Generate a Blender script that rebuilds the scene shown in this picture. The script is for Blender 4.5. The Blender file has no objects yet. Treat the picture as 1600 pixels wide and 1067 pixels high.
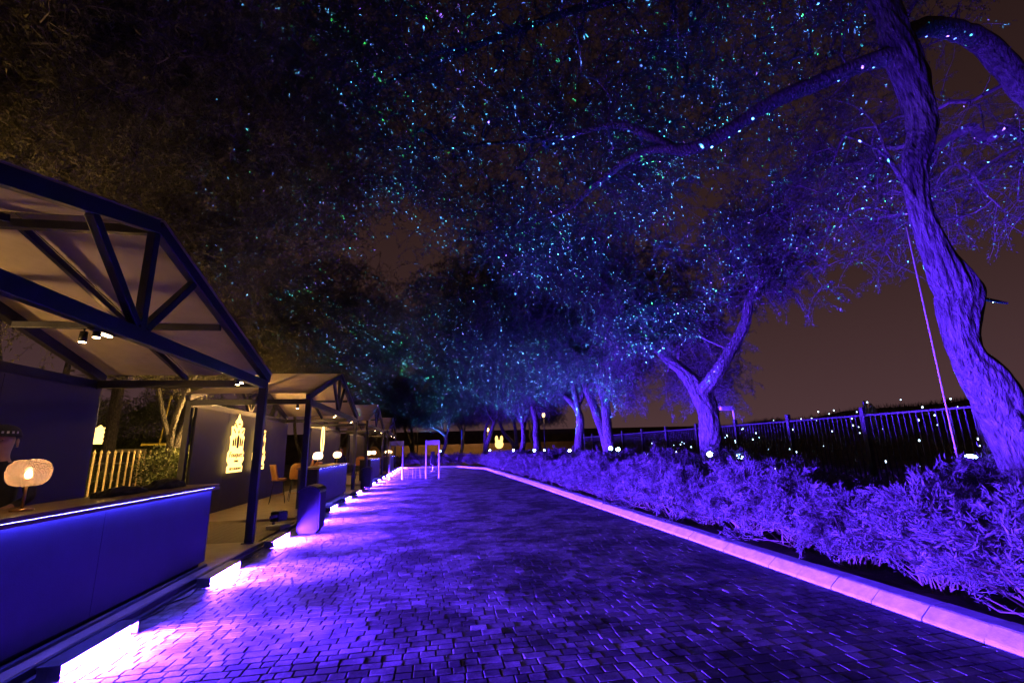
import bpy, bmesh, math, random
import numpy as np
from mathutils import Vector, Matrix

# ------------------------------------------------------------------ camera, world, exposure
sc = bpy.context.scene
col = sc.collection
cam_d = bpy.data.cameras.new('camera')
cam = bpy.data.objects.new('camera', cam_d)
col.objects.link(cam)
cam_d.sensor_width = 36.0
cam_d.lens = 16.2
cam_d.clip_start = 0.05
cam_d.clip_end = 2000
CAM_R = Matrix(((0.98519384, -0.01166796, -0.17104662),
                (-0.16926996, -0.22458259, -0.95964074),
                (-0.02721704, 0.97438520, -0.22323242)))
CAM_P = Vector((0.0, 0.0, 1.6))
cam.matrix_world = Matrix.Translation(CAM_P) @ CAM_R.to_4x4()
sc.camera = cam

world = bpy.data.worlds.new('World')
sc.world = world
world.use_nodes = True
wn = world.node_tree.nodes
wl = world.node_tree.links
wn.clear()
w_out = wn.new('ShaderNodeOutputWorld')
w_add = wn.new('ShaderNodeAddShader')
w_sky = wn.new('ShaderNodeTexSky')
w_sky.sky_type = 'NISHITA'
w_sky.sun_disc = False
w_sky.sun_elevation = math.radians(-8)
w_sky.sun_rotation = math.radians(250)
w_b1 = wn.new('ShaderNodeBackground')
w_b1.inputs['Strength'].default_value = 0.05
wl.new(w_sky.outputs[0], w_b1.inputs['Color'])
w_tc = wn.new('ShaderNodeTexCoord')
w_sep = wn.new('ShaderNodeSeparateXYZ')
w_rmp = wn.new('ShaderNodeValToRGB')          # city glow in the night sky, stronger towards the horizon
w_rmp.color_ramp.elements[0].position = 0.0
w_rmp.color_ramp.elements[0].color = (0.078, 0.038, 0.042, 1)
w_rmp.color_ramp.elements[1].position = 0.75
w_rmp.color_ramp.elements[1].color = (0.012, 0.0056, 0.0050, 1)
e = w_rmp.color_ramp.elements.new(0.28)
e.color = (0.040, 0.0185, 0.0180, 1)
w_b2 = wn.new('ShaderNodeBackground')
w_b2.inputs['Strength'].default_value = 1.0
wl.new(w_tc.outputs['Generated'], w_sep.inputs[0])
wl.new(w_sep.outputs['Z'], w_rmp.inputs[0])
wl.new(w_rmp.outputs[0], w_b2.inputs['Color'])
wl.new(w_b1.outputs[0], w_add.inputs[0])
wl.new(w_b2.outputs[0], w_add.inputs[1])
wl.new(w_add.outputs[0], w_out.inputs[0])

sc.view_settings.view_transform = 'Standard'
sc.view_settings.look = 'None'
sc.view_settings.exposure = 0.0
sc.view_settings.gamma = 1.0
sc.cycles.use_denoising = True
sc.cycles.denoising_prefilter = 'ACCURATE'
sc.cycles.denoiser = 'OPENIMAGEDENOISE'
sc.cycles.max_bounces = 6
sc.cycles.diffuse_bounces = 3
sc.cycles.glossy_bounces = 3
sc.cycles.transmission_bounces = 4
sc.cycles.transparent_max_bounces = 8
sc.cycles.sample_clamp_indirect = 3.0
sc.cycles.use_light_tree = True
sc.cycles.caustics_reflective = False
sc.cycles.caustics_refractive = False

rnd = random.Random(7)
rng = np.random.default_rng(11)

# ------------------------------------------------------------------ materials
MATS = {}

def mat(name, c, rough=0.6, metal=0.0, var=0.18, scale=6.0, bump=0.0, bscale=40.0, spec=0.5,
        stretch=(1, 1, 1), c2=None, trans=0.0, detail=5.0, glob=False, bdist=0.02):
    if name in MATS:
        return MATS[name]
    m = bpy.data.materials.new(name)
    m.use_nodes = True
    n, l = m.node_tree.nodes, m.node_tree.links
    b = n['Principled BSDF']
    b.inputs['Roughness'].default_value = rough
    b.inputs['Metallic'].default_value = metal
    b.inputs['Specular IOR Level'].default_value = spec
    tc = n.new('ShaderNodeTexCoord')
    mp = n.new('ShaderNodeMapping')
    mp.inputs['Scale'].default_value = stretch
    if glob:
        g = n.new('ShaderNodeNewGeometry')
        l.new(g.outputs['Position'], mp.inputs[0])
    else:
        l.new(tc.outputs['Object'], mp.inputs[0])
    no = n.new('ShaderNodeTexNoise')
    no.inputs['Scale'].default_value = scale
    no.inputs['Detail'].default_value = detail
    no.inputs['Roughness'].default_value = 0.65
    l.new(mp.outputs[0], no.inputs['Vector'])
    r = n.new('ShaderNodeValToRGB')
    r.color_ramp.elements[0].position = 0.3
    r.color_ramp.elements[1].position = 0.72
    d = c2 if c2 else tuple(x * (1 - 2 * var) for x in c)
    u = c if c2 else tuple(min(1, x * (1 + var)) for x in c)
    r.color_ramp.elements[0].color = (*d, 1)
    r.color_ramp.elements[1].color = (*u, 1)
    l.new(no.outputs['Fac'], r.inputs[0])
    l.new(r.outputs[0], b.inputs['Base Color'])
    rr = n.new('ShaderNodeMapRange')
    rr.inputs['To Min'].default_value = max(0.05, rough - 0.12)
    rr.inputs['To Max'].default_value = min(1, rough + 0.12)
    l.new(no.outputs['Fac'], rr.inputs['Value'])
    l.new(rr.outputs[0], b.inputs['Roughness'])
    if bump > 0:
        n2 = n.new('ShaderNodeTexNoise')
        n2.inputs['Scale'].default_value = bscale
        n2.inputs['Detail'].default_value = 6
        l.new(mp.outputs[0], n2.inputs['Vector'])
        bp = n.new('ShaderNodeBump')
        bp.inputs['Strength'].default_value = bump
        bp.inputs['Distance'].default_value = bdist
        l.new(n2.outputs['Fac'], bp.inputs['Height'])
        l.new(bp.outputs[0], b.inputs['Normal'])
    if trans > 0:                                # leaves, cloth: light passes through
        tr = n.new('ShaderNodeBsdfTranslucent')
        mx = n.new('ShaderNodeMixShader')
        mx.inputs[0].default_value = trans
        l.new(r.outputs[0], tr.inputs['Color'])
        l.new(b.outputs[0], mx.inputs[1])
        l.new(tr.outputs[0], mx.inputs[2])
        l.new(mx.outputs[0], n['Material Output'].inputs['Surface'])
    MATS[name] = m
    return m

def emit(name, c, s, sampling='NONE'):
    if name in MATS:
        return MATS[name]
    m = bpy.data.materials.new(name)
    m.use_nodes = True
    n, l = m.node_tree.nodes, m.node_tree.links
    n.clear()
    o = n.new('ShaderNodeOutputMaterial')
    e_ = n.new('ShaderNodeEmission')
    e_.inputs['Color'].default_value = (*c, 1)
    e_.inputs['Strength'].default_value = s
    m.cycles.emission_sampling = sampling
    l.new(e_.outputs[0], o.inputs['Surface'])
    MATS[name] = m
    return m

M_STEEL = mat('navy_painted_steel', (0.015, 0.015, 0.038), 0.38, 0.35, 0.25, 5, 0.15, 60)
M_WALL = mat('navy_wall_panel', (0.013, 0.011, 0.038), 0.62, 0, 0.15, 2.5, 0.08, 120)
M_PANEL = mat('navy_counter_panel', (0.058, 0.052, 0.13), 0.42, 0, 0.12, 3.0, 0.12, 90)
M_WOOD = mat('walnut_top', (0.20, 0.115, 0.06), 0.35, 0, 0.3, 6, 0.1, 50, stretch=(8, 1, 8))
M_FABRIC = mat('cream_roof_fabric', (0.50, 0.42, 0.36), 0.8, 0, 0.10, 1.6, 0.2, 9, trans=0.5, bdist=0.03)
M_DECK = mat('beige_deck', (0.34, 0.27, 0.20), 0.6, 0, 0.15, 3, 0.2, 70)
M_DECKEDGE = mat('dark_deck_skirt', (0.075, 0.068, 0.105), 0.4, 0.2, 0.2, 4, 0.1, 60)
M_PLANK = mat('brown_boards', (0.13, 0.075, 0.045), 0.6, 0, 0.35, 3, 0.25, 30, stretch=(14, 1, 6))
M_BLACK = mat('black_plastic', (0.008, 0.008, 0.010), 0.45, 0, 0.3, 8)
M_BLACKMETAL = mat('black_metal', (0.022, 0.022, 0.03), 0.4, 0.6, 0.25, 8)
M_HOUSING = mat('grey_lamp_housing', (0.10, 0.10, 0.12), 0.45, 0.4, 0.2, 9)
M_BARK = mat('furrowed_bark', (0.115, 0.106, 0.100), 0.9, 0, 0.45, 9, 1.0, 12, stretch=(2.6, 2.6, 0.6), glob=True, bdist=0.14)
M_TWIG = mat('twig_bark', (0.105, 0.09, 0.08), 0.85, 0, 0.25, 6, glob=True)
M_LEAF = mat('fine_grey_green_leaves', (0.070, 0.085, 0.066), 0.6, 0, 0.35, 1.2, spec=0.25, trans=0.3, glob=True)
M_LEAFW = mat('dusty_olive_leaves', (0.12, 0.115, 0.06), 0.65, 0, 0.35, 1.2, spec=0.2, trans=0.3, glob=True)
M_SHRUB = mat('silvery_shrub_leaves', (0.130, 0.122, 0.125), 0.6, 0, 0.45, 2.2, spec=0.22, trans=0.25, glob=True)
M_STEM = mat('shrub_stem', (0.10, 0.075, 0.05), 0.8)
M_KERB = mat('pale_concrete_kerb', (0.29, 0.34, 0.35), 0.75, 0, 0.16, 9, 0.35, 55, glob=True, bdist=0.01)
M_SOIL = mat('dark_soil', (0.042, 0.032, 0.026), 0.95, 0, 0.4, 2.5, 0.8, 14, glob=True, bdist=0.05)
M_GROUND = mat('bare_ground', (0.085, 0.062, 0.045), 0.95, 0, 0.35, 0.6, 0.6, 4, glob=True, bdist=0.06)
M_HILL = mat('dry_grass_slope', (0.062, 0.046, 0.03), 0.95, 0, 0.45, 0.8, 0.8, 3, glob=True, bdist=0.2)
M_SAND = mat('joint_sand', (0.045, 0.040, 0.038), 0.95, 0, 0.3, 20, 0.4, 80, glob=True, bdist=0.01)
M_CONC = mat('smooth_concrete', (0.26, 0.24, 0.24), 0.7, 0, 0.15, 3, 0.2, 40, glob=True, bdist=0.01)
M_WHITE = mat('off_white_plastic', (0.55, 0.54, 0.56), 0.45, 0, 0.08, 6)
M_TAN = mat('tan_leather', (0.50, 0.225, 0.07), 0.5, 0, 0.14, 9, 0.15, 90)
M_BRASS = mat('brushed_brass', (0.55, 0.36, 0.14), 0.3, 0.9, 0.12, 20)
M_SKIN = mat('skin', (0.36, 0.20, 0.14), 0.5, 0, 0.08, 8)
M_CLOTH = mat('black_cloth', (0.016, 0.015, 0.019), 0.85, 0, 0.3, 14, 0.3, 60)
M_PALE = mat('pale_print', (0.55, 0.52, 0.60), 0.6, 0, 0.05, 6)
M_TANWALL = mat('sandstone_wall', (0.36, 0.23, 0.13), 0.85, 0, 0.2, 0.8, 0.2, 12, glob=True)
M_YELLOW = mat('yellow_paint', (0.60, 0.50, 0.08), 0.5, 0, 0.12, 5)
M_FENCEGOLD = mat('cream_picket_paint', (0.52, 0.42, 0.24), 0.55, 0, 0.15, 5)
M_CREAM = mat('cream_board', (0.42, 0.38, 0.26), 0.7, 0, 0.1, 3)
M_DARKBOX = mat('dark_green_bin_paint', (0.045, 0.05, 0.035), 0.5, 0, 0.2, 3)

E_LED = emit('violet_led', (0.090, 0.020, 1.0), 3600.0, 'FRONT')
E_STRIP = emit('blue_led_strip', (0.08, 0.07, 1.0), 300.0, 'FRONT')
E_BULB = emit('warm_bulb', (1.0, 0.62, 0.28), 60.0)
E_SIGN = emit('warm_sign_glow', (1.0, 0.60, 0.15), 3.6, 'FRONT_BACK')
E_RING = emit('warm_ring_glow', (1.0, 0.64, 0.2), 4.0)
E_SPOT = emit('warm_spot_face', (1.0, 0.66, 0.32), 40.0)
E_STAKE = emit('white_stake_light', (0.55, 0.78, 1.0), 7.0)
E_FLOOD = emit('blue_flood_face', (0.35, 0.65, 1.0), 60.0)
E_LANTERN = emit('amber_lantern', (1.0, 0.62, 0.22), 7.0)
E_FIGURE = emit('amber_figure_glow', (1.0, 0.62, 0.16), 2.6)
E_RED = emit('red_indicator', (1.0, 0.03, 0.05), 6.0)

# ------------------------------------------------------------------ mesh helpers
class MB:
    def __init__(self):
        self.bm = bmesh.new()

    def box(self, c, s, bevel=0.0, rot=None):
        r = bmesh.ops.create_cube(self.bm, size=1.0)
        vs = r['verts']
        M = Matrix.Translation(Vector(c)) @ (rot.to_4x4() if rot else Matrix.Identity(4)) @ Matrix.Diagonal((*s, 1))
        bmesh.ops.transform(self.bm, matrix=M, verts=vs)
        if bevel > 0:
            es = list({e_ for v in vs for e_ in v.link_edges})
            bmesh.ops.bevel(self.bm, geom=es, offset=bevel, segments=2, affect='EDGES', profile=0.6)
        return self

    def bar(self, p, q, w, h, bevel=0.0, up=(0, 0, 1)):
        p, q = Vector(p), Vector(q)
        d = q - p
        y = d.normalized()
        u = Vector(up)
        x = y.cross(u)
        if x.length < 1e-4:
            x = y.cross(Vector((1, 0, 0)))
        x.normalize()
        z = x.cross(y)
        R = Matrix((x, y, z)).transposed()
        return self.box((p + q) / 2, (w, d.length, h), bevel, R)

    def tube(self, pts, r, n=8, cap=True):
        pts = [Vector(p) for p in pts]
        rs = r if isinstance(r, (list, tuple)) else [r] * len(pts)
        rings = []
        ref = None
        for i, p in enumerate(pts):
            t = (pts[min(i + 1, len(pts) - 1)] - pts[max(i - 1, 0)]).normalized()
            if ref is None:
                ref = t.orthogonal().normalized()
            ref = (ref - t * ref.dot(t)).normalized()
            b = t.cross(ref)
            rings.append([self.bm.verts.new(p + (ref * math.cos(a) + b * math.sin(a)) * rs[i])
                          for a in [2 * math.pi * k / n for k in range(n)]])
        for a, b in zip(rings, rings[1:]):
            for k in range(n):
                f = self.bm.faces.new((a[k], a[(k + 1) % n], b[(k + 1) % n], b[k]))
                f.smooth = True
        if cap:
            self.bm.faces.new(rings[0][::-1])
            self.bm.faces.new(rings[-1])
        return self

    def lathe(self, prof, n=24, c=(0, 0, 0), rib=0.0, sx=1.0, sy=1.0):
        rings = []
        for r, z in prof:
            ring = []
            for k in range(n):
                a = 2 * math.pi * k / n
                rr = r * (1 + (rib if k % 2 else -rib))
                ring.append(self.bm.verts.new((c[0] + sx * rr * math.cos(a), c[1] + sy * rr * math.sin(a), c[2] + z)))
            rings.append(ring)
        for a, b in zip(rings, rings[1:]):
            for k in range(n):
                f = self.bm.faces.new((a[k], a[(k + 1) % n], b[(k + 1) % n], b[k]))
                f.smooth = True
        self.bm.faces.new(rings[0][::-1])
        self.bm.faces.new(rings[-1])
        return self

    def quad(self, pts):
        self.bm.faces.new([self.bm.verts.new(p) for p in pts])
        return self

    def ball(self, c, s, n=10):
        r = bmesh.ops.create_uvsphere(self.bm, u_segments=n * 2, v_segments=n, radius=1.0)
        M = Matrix.Translation(Vector(c)) @ Matrix.Diagonal((*s, 1))
        bmesh.ops.transform(self.bm, matrix=M, verts=r['verts'])
        for v in r['verts']:
            for f in v.link_faces:
                f.smooth = True
        return self

    def prism(self, poly, axis, t, at=0.0):
        """closed outline poly (2-D) extruded by t along axis ('x' outline is y,z; 'y' outline is x,z)"""
        def P(u, v, w):
            return (w, u, v) if axis == 'x' else ((u, w, v) if axis == 'y' else (u, v, w))
        a = [self.bm.verts.new(P(u, v, at)) for u, v in poly]
        b = [self.bm.verts.new(P(u, v, at + t)) for u, v in poly]
        self.bm.faces.new(a[::-1])
        self.bm.faces.new(b)
        for i in range(len(poly)):
            j = (i + 1) % len(poly)
            self.bm.faces.new((a[i], a[j], b[j], b[i]))
        bmesh.ops.recalc_face_normals(self.bm, faces=self.bm.faces[:])
        return self

    def mesh(self, name):
        me = bpy.data.meshes.new(name)
        self.bm.to_mesh(me)
        self.bm.free()
        return me

    def build(self, name, m, parent=None, loc=None):
        return obj(name, self.mesh(name), m, parent, loc)


def obj(name, me, m, parent=None, loc=None):
    o = bpy.data.objects.new(name, me)
    if m is not None and len(me.materials) == 0:
        for x in (m if isinstance(m, (list, tuple)) else [m]):
            me.materials.append(x)
    col.objects.link(o)
    if parent is not None:
        o.parent = parent
    if loc is not None:
        o.location = loc
    return o

def tag(o, label=None, cat=None, group=None, kind=None):
    if label: o['label'] = label
    if cat: o['category'] = cat
    if group: o['group'] = group
    if kind: o['kind'] = kind
    return o

def thing(name, label, cat, loc=(0, 0, 0), rz=0.0, group=None):
    o = bpy.data.objects.new(name, None)
    o.empty_display_size = 0.1
    col.objects.link(o)
    o.location = loc
    o.rotation_euler = (0, 0, rz)
    return tag(o, label, cat, group)

def copy_tree(o, parent=None):
    c = o.copy()
    col.objects.link(c)
    if parent is not None:
        c.parent = parent
    for ch in [x for x in KIDS.get(o.name, [])]:
        copy_tree(ch, c)
    return c

def remember(o):
    """store the child lists of a thing once, so that copies are quick"""
    KIDS[o.name] = list(o.children)
    for ch in o.children:
        remember(ch)
    return o

KIDS = {}

def np_mesh(name, V, F, smooth=False):
    """mesh from numpy arrays, F is (n,3) or (n,4)"""
    me = bpy.data.meshes.new(name)
    V = np.asarray(V, dtype=np.float32)
    F = np.asarray(F, dtype=np.int32)
    k = F.shape[1]
    me.vertices.add(len(V))
    me.vertices.foreach_set('co', V.ravel())
    me.loops.add(F.size)
    me.loops.foreach_set('vertex_index', F.ravel())
    me.polygons.add(len(F))
    me.polygons.foreach_set('loop_start', np.arange(0, F.size, k, dtype=np.int32))
    me.polygons.foreach_set('loop_total', np.full(len(F), k, dtype=np.int32))
    me.polygons.foreach_set('use_smooth', np.full(len(F), bool(smooth)))
    me.update(calc_edges=True)
    return me

def point_light(name, c, power, colr, radius=0.05, parent=None, spot=None, aim=None):
    d = bpy.data.lights.new(name, 'SPOT' if spot else 'POINT')
    d.energy = power
    d.color = colr
    d.shadow_soft_size = radius
    o = bpy.data.objects.new(name, d)
    col.objects.link(o)
    o.location = c
    if spot:
        d.spot_size = math.radians(spot)
        d.spot_blend = 0.6
        o.rotation_euler = Vector(aim).to_track_quat('-Z', 'Y').to_euler()
    if parent is not None:
        o.parent = parent
    return o

def in_view(p, m=0.0):
    v = CAM_R.transposed() @ (Vector(p) - CAM_P)
    if v.z > -0.1:
        return False
    x, y = 720 * v.x / -v.z, 720 * v.y / -v.z
    return abs(x) < 800 + m and abs(y) < 533 + m

# ------------------------------------------------------------------ ground, road, kerbs
ROAD_L, ROAD_R, ROAD_END = -2.95, 4.30, 43.5
o = MB().box((0, 60, -0.55), (600, 700, 1.0)).build('ground', M_GROUND)
tag(o, 'dark bare ground around the paved lane', kind='structure')
road = MB().box(((ROAD_L + ROAD_R) / 2, 20.5, -0.05), (ROAD_R - ROAD_L + 0.1, 46.5, 0.074)).build('road', M_SAND)
tag(road, 'paved lane of small tumbled blocks', kind='structure')
side = MB().box((-4.6, 20.5, -0.045), (3.2, 46.5, 0.07)).build('pavement', M_CONC)
tag(side, 'plain concrete strip under the pavilions', kind='structure')

# paver material: colour per block from the mesh attribute, plus dirt patches of their own shape
m = bpy.data.materials.new('tumbled_paver')
m.use_nodes = True
n, l = m.node_tree.nodes, m.node_tree.links
b = n['Principled BSDF']
at = n.new('ShaderNodeAttribute'); at.attribute_name = 'tone'
g = n.new('ShaderNodeNewGeometry')
r1 = n.new('ShaderNodeValToRGB')
r1.color_ramp.elements[0].color = (0.13, 0.13, 0.135, 1)
r1.color_ramp.elements[1].color = (0.37, 0.365, 0.37, 1)
l.new(at.outputs['Fac'], r1.inputs[0])
n1 = n.new('ShaderNodeTexNoise'); n1.inputs['Scale'].default_value = 1.1; n1.inputs['Detail'].default_value = 7; n1.inputs['Roughness'].default_value = 0.7
n2 = n.new('ShaderNodeTexNoise'); n2.inputs['Scale'].default_value = 55; n2.inputs['Detail'].default_value = 5
l.new(g.outputs['Position'], n1.inputs['Vector']); l.new(g.outputs['Position'], n2.inputs['Vector'])
r2 = n.new('ShaderNodeValToRGB')
r2.color_ramp.elements[0].position = 0.43; r2.color_ramp.elements[0].color = (0.20, 0.20, 0.20, 1)
r2.color_ramp.elements[1].position = 0.56; r2.color_ramp.elements[1].color = (1, 1, 1, 1)
l.new(n1.outputs['Fac'], r2.inputs[0])
mx = n.new('ShaderNodeMix'); mx.data_type = 'RGBA'; mx.blend_type = 'MULTIPLY'; mx.inputs['Factor'].default_value = 1.0
l.new(r1.outputs[0], mx.inputs['A']); l.new(r2.outputs[0], mx.inputs['B'])
r3 = n.new('ShaderNodeValToRGB')
r3.color_ramp.elements[0].position = 0.3; r3.color_ramp.elements[0].color = (0.72, 0.72, 0.72, 1)
r3.color_ramp.elements[1].position = 0.7; r3.color_ramp.elements[1].color = (1.1, 1.1, 1.1, 1)
l.new(n2.outputs['Fac'], r3.inputs[0])
mx2 = n.new('ShaderNodeMix'); mx2.data_type = 'RGBA'; mx2.blend_type = 'MULTIPLY'; mx2.inputs['Factor'].default_value = 1.0
l.new(mx.outputs['Result'], mx2.inputs['A']); l.new(r3.outputs[0], mx2.inputs['B'])
l.new(mx2.outputs['Result'], b.inputs['Base Color'])
b.inputs['Roughness'].default_value = 0.62
b.inputs['Specular IOR Level'].default_value = 0.4
M_PAVER = m

def paver_VF():
    """unit block: 1 x 1 footprint, chamfer set later; returns function of size"""
    F = [(8, 9, 10, 11)]
    for i in range(4):
        j = (i + 1) % 4
        F.append((4 + i, 4 + j, 8 + j, 8 + i))
        F.append((i, j, 4 + j, 4 + i))
    return np.array(F, dtype=np.int32)
PF = paver_VF()
SG = np.array([(-1, -1), (1, -1), (1, 1), (-1, 1)], dtype=float)

def paver_V(lx, ly, jit):
    hx, hy = lx / 2, ly / 2
    ch, dr = 0.006, 0.004
    V = np.zeros((12, 3))
    V[0:4, :2] = SG * (hx, hy); V[0:4, 2] = -0.035
    V[4:8, :2] = SG * (hx, hy); V[4:8, 2] = -dr
    V[8:12, :2] = SG * (hx - ch, hy - ch)
    V[4:8, :2] += jit[:4] * 0.7; V[8:12, :2] += jit[4:]
    return V

cells = []
y = 1.6
pr = random.Random(3)
row = 0
while y < ROAD_END - 0.05:
    dy = pr.choice((0.105, 0.118, 0.130, 0.118))
    x = ROAD_L - pr.random() * 0.12
    if y < 3.4:
        x = -1.0 - pr.random() * 0.1
    while x < ROAD_R - 0.03:
        dx = pr.choice((0.10, 0.13, 0.16, 0.16, 0.19, 0.13))
        x1 = min(x + dx, ROAD_R)
        a = max(x, ROAD_L)
        if x1 - a > 0.04:
            cells.append(((a + x1) / 2, y + dy / 2, x1 - a, dy))
        x = x1
    y += dy
    row += 1

def area_px(c):
    p = Vector((c[0], c[1], 0))
    if not in_view(p, -14):
        return 0
    v = CAM_R.transposed() @ (p - CAM_P)
    return c[2] * c[3] / (-v.z) ** 2 * (1.6 / (p - CAM_P).length)
order = sorted(range(len(cells)), key=lambda i: -area_px(cells[i]))
single = set(order[:300])
variants = {}
Vs, Fs, tones = [], [], []
base = 0
prr = np.random.default_rng(5)
for i, (cx, cy, lx, ly) in enumerate(cells):
    tone = float(np.clip(prr.normal(0.5, 0.27), 0, 1))
    tilt = prr.normal(0, 0.004, 2)
    dz = prr.normal(0, 0.0003)
    if i in single:
        key = (round(lx * 50), round(ly * 200), int(tone * 4.99))
        if key not in variants:
            V = paver_V(lx - 0.008, ly - 0.008, prr.normal(0, 0.0016, (8, 2)))
            me = np_mesh('paver', V, PF)
            a = me.attributes.new('tone', 'FLOAT', 'FACE')
            a.data.foreach_set('value', np.full(9, tone, dtype=np.float32))
            me.materials.append(M_PAVER)
            variants[key] = (me, lx, ly)
        me, bx, by = variants[key]
        p = obj('paver', me, None, road, (cx, cy, dz))
        p.scale = (lx / bx, ly / by, 1)
        p.rotation_euler = (tilt[0], tilt[1], prr.normal(0, 0.010))
    else:
        V = paver_V(lx - 0.008, ly - 0.008, prr.normal(0, 0.0016, (8, 2)))
        V[:, 2] += dz + V[:, 0] * tilt[1] + V[:, 1] * tilt[0]
        V[:, 0] += cx; V[:, 1] += cy
        Vs.append(V); Fs.append(PF + base); base += 12
        tones.append(np.full(9, tone, dtype=np.float32))
me = np_mesh('paver_field', np.concatenate(Vs), np.concatenate(Fs))
a = me.attributes.new('tone', 'FLOAT', 'FACE')
a.data.foreach_set('value', np.concatenate(tones))
o = obj('paver_field', me, M_PAVER, road)
tag(o, kind='stuff')

# kerbs: single stones
kerb = bpy.data.objects.new('kerb', None); col.objects.link(kerb)
tag(kerb, 'pale concrete kerb stones edging the planting bed', kind='structure')
def kerb_mesh(L):
    mb = MB(); mb.prism([(-0.16, -0.05), (0.16, -0.05), (0.16, 0.118), (0.146, 0.128), (-0.02, 0.122), (-0.045, 0.115), (-0.150, 0.035), (-0.16, 0.02)], 'y', L, -L / 2); return mb.mesh('kerb_stone')
kme = [kerb_mesh(0.474) for _ in range(3)]
for me in kme: me.materials.append(M_KERB)
y = 1.45
i = 0
while y < 36.6:
    o = obj('kerb_stone', kme[i % 3], None, kerb, (4.465 + rnd.uniform(-.004, .004) - max(0, y - 20) * 0.012, y + 0.24, rnd.uniform(-.004, .004)))
    o.rotation_euler = (rnd.uniform(-.006, .006), rnd.uniform(-.01, .01), rnd.uniform(-.008, .008) + (0.012 if y > 20 else 0))
    y += 0.482
    i += 1
# the kerb turns in at the far end and closes the lane
far_line = [(4.27, 36.8), (3.2, 39.8), (2.4, 43.2), (-3.3, 43.8)]
far_k = kerb_mesh(0.95); far_k.materials.append(M_KERB)
for (ax, ay), (bx, by) in zip(far_line, far_line[1:]):
    L = math.hypot(bx - ax, by - ay); k = max(1, round(L / 0.96))
    for j in range(k):
        t = (j + 0.5) / k
        o = obj('kerb_stone', far_k, None, kerb, (ax + (bx - ax) * t, ay + (by - ay) * t, 0.002 * (j % 2)))
        o.rotation_euler = (0, 0, math.atan2(by - ay, bx - ax) - math.pi / 2)
        o.scale = (1, L / k / 0.96, 1)

# planting bed soil, uneven
def height_sheet(name, x0, x1, y0, y1, nx, ny, fn, m, kind='structure', label=None):
    xs = np.linspace(x0, x1, nx); ys = np.linspace(y0, y1, ny)
    X, Y = np.meshgrid(xs, ys)
    Z = fn(X, Y)
    V = np.stack([X.ravel(), Y.ravel(), Z.ravel()], 1)
    idx = np.arange(nx * ny).reshape(ny, nx)
    F = np.stack([idx[:-1, :-1].ravel(), idx[:-1, 1:].ravel(), idx[1:, 1:].ravel(), idx[1:, :-1].ravel()], 1)
    o = obj(name, np_mesh(name, V, F, True), m)
    return tag(o, label, kind=kind)

def wob(X, Y, s):
    return (np.sin(X * 1.7 * s + 1.3) * np.cos(Y * 1.1 * s + 0.4) + 0.6 * np.sin(X * 3.1 * s - Y * 2.3 * s) + 0.4 * np.cos(Y * 4.7 * s + X * 0.9 * s)) / 2
height_sheet('planting_bed', 4.58, 9.9, 0.5, 43, 60, 300, lambda X, Y: 0.07 + 0.035 * wob(X, Y, 1.6), M_SOIL, label='dark soil bed behind the kerb')
def hillz(X, Y):
    t = np.clip((X - 11.0) / 26.0, 0, 1)
    s = t * t * (3 - 2 * t)
    u = np.clip((Y + 10) / 70.0, 0, 1)
    return -0.03 + s * (4.6 - 1.4 * u) + s * 0.35 * wob(X, Y, 0.25) + 0.03 * wob(X, Y, 2.0) * np.clip(t * 6, 0, 1)
height_sheet('hill', 10.6, 90, -12, 75, 130, 120, hillz, M_HILL, label='dark grassy slope beyond the fence')
height_sheet('planting_bed', -3.4, 9.9, 44.1, 50, 40, 20, lambda X, Y: 0.06 + 0.03 * wob(X, Y, 1.6), M_SOIL, label='soil bed closing the far end of the lane')

# ------------------------------------------------------------------ pavilions
HW, DEP, EAVE, APEX = 3.96, 2.90, 2.95, 4.15
FX = -3.05
YC = [5.42, 16.55, 28.0, 39.3]

def fabric_panel(p00, p10, p11, p01, sag, nu=10, nv=8):
    P = [np.array(p) for p in (p00, p10, p11, p01)]
    V = []
    for j in range(nv + 1):
        for i in range(nu + 1):
            u, v = i / nu, j / nv
            p = (1 - u) * (1 - v) * P[0] + u * (1 - v) * P[1] + u * v * P[2] + (1 - u) * v * P[3]
            p = p + np.array([0, 0, -sag * 4 * (u * (1 - u)) * 4 * v * (1 - v) * (1 + 0.25 * math.sin(7 * u + 3 * v))])
            V.append(p)
    F = [(j * (nu + 1) + i, j * (nu + 1) + i + 1, (j + 1) * (nu + 1) + i + 1, (j + 1) * (nu + 1) + i) for j in range(nv) for i in range(nu)]
    return np_mesh('roof_panel', V, F, True)

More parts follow.
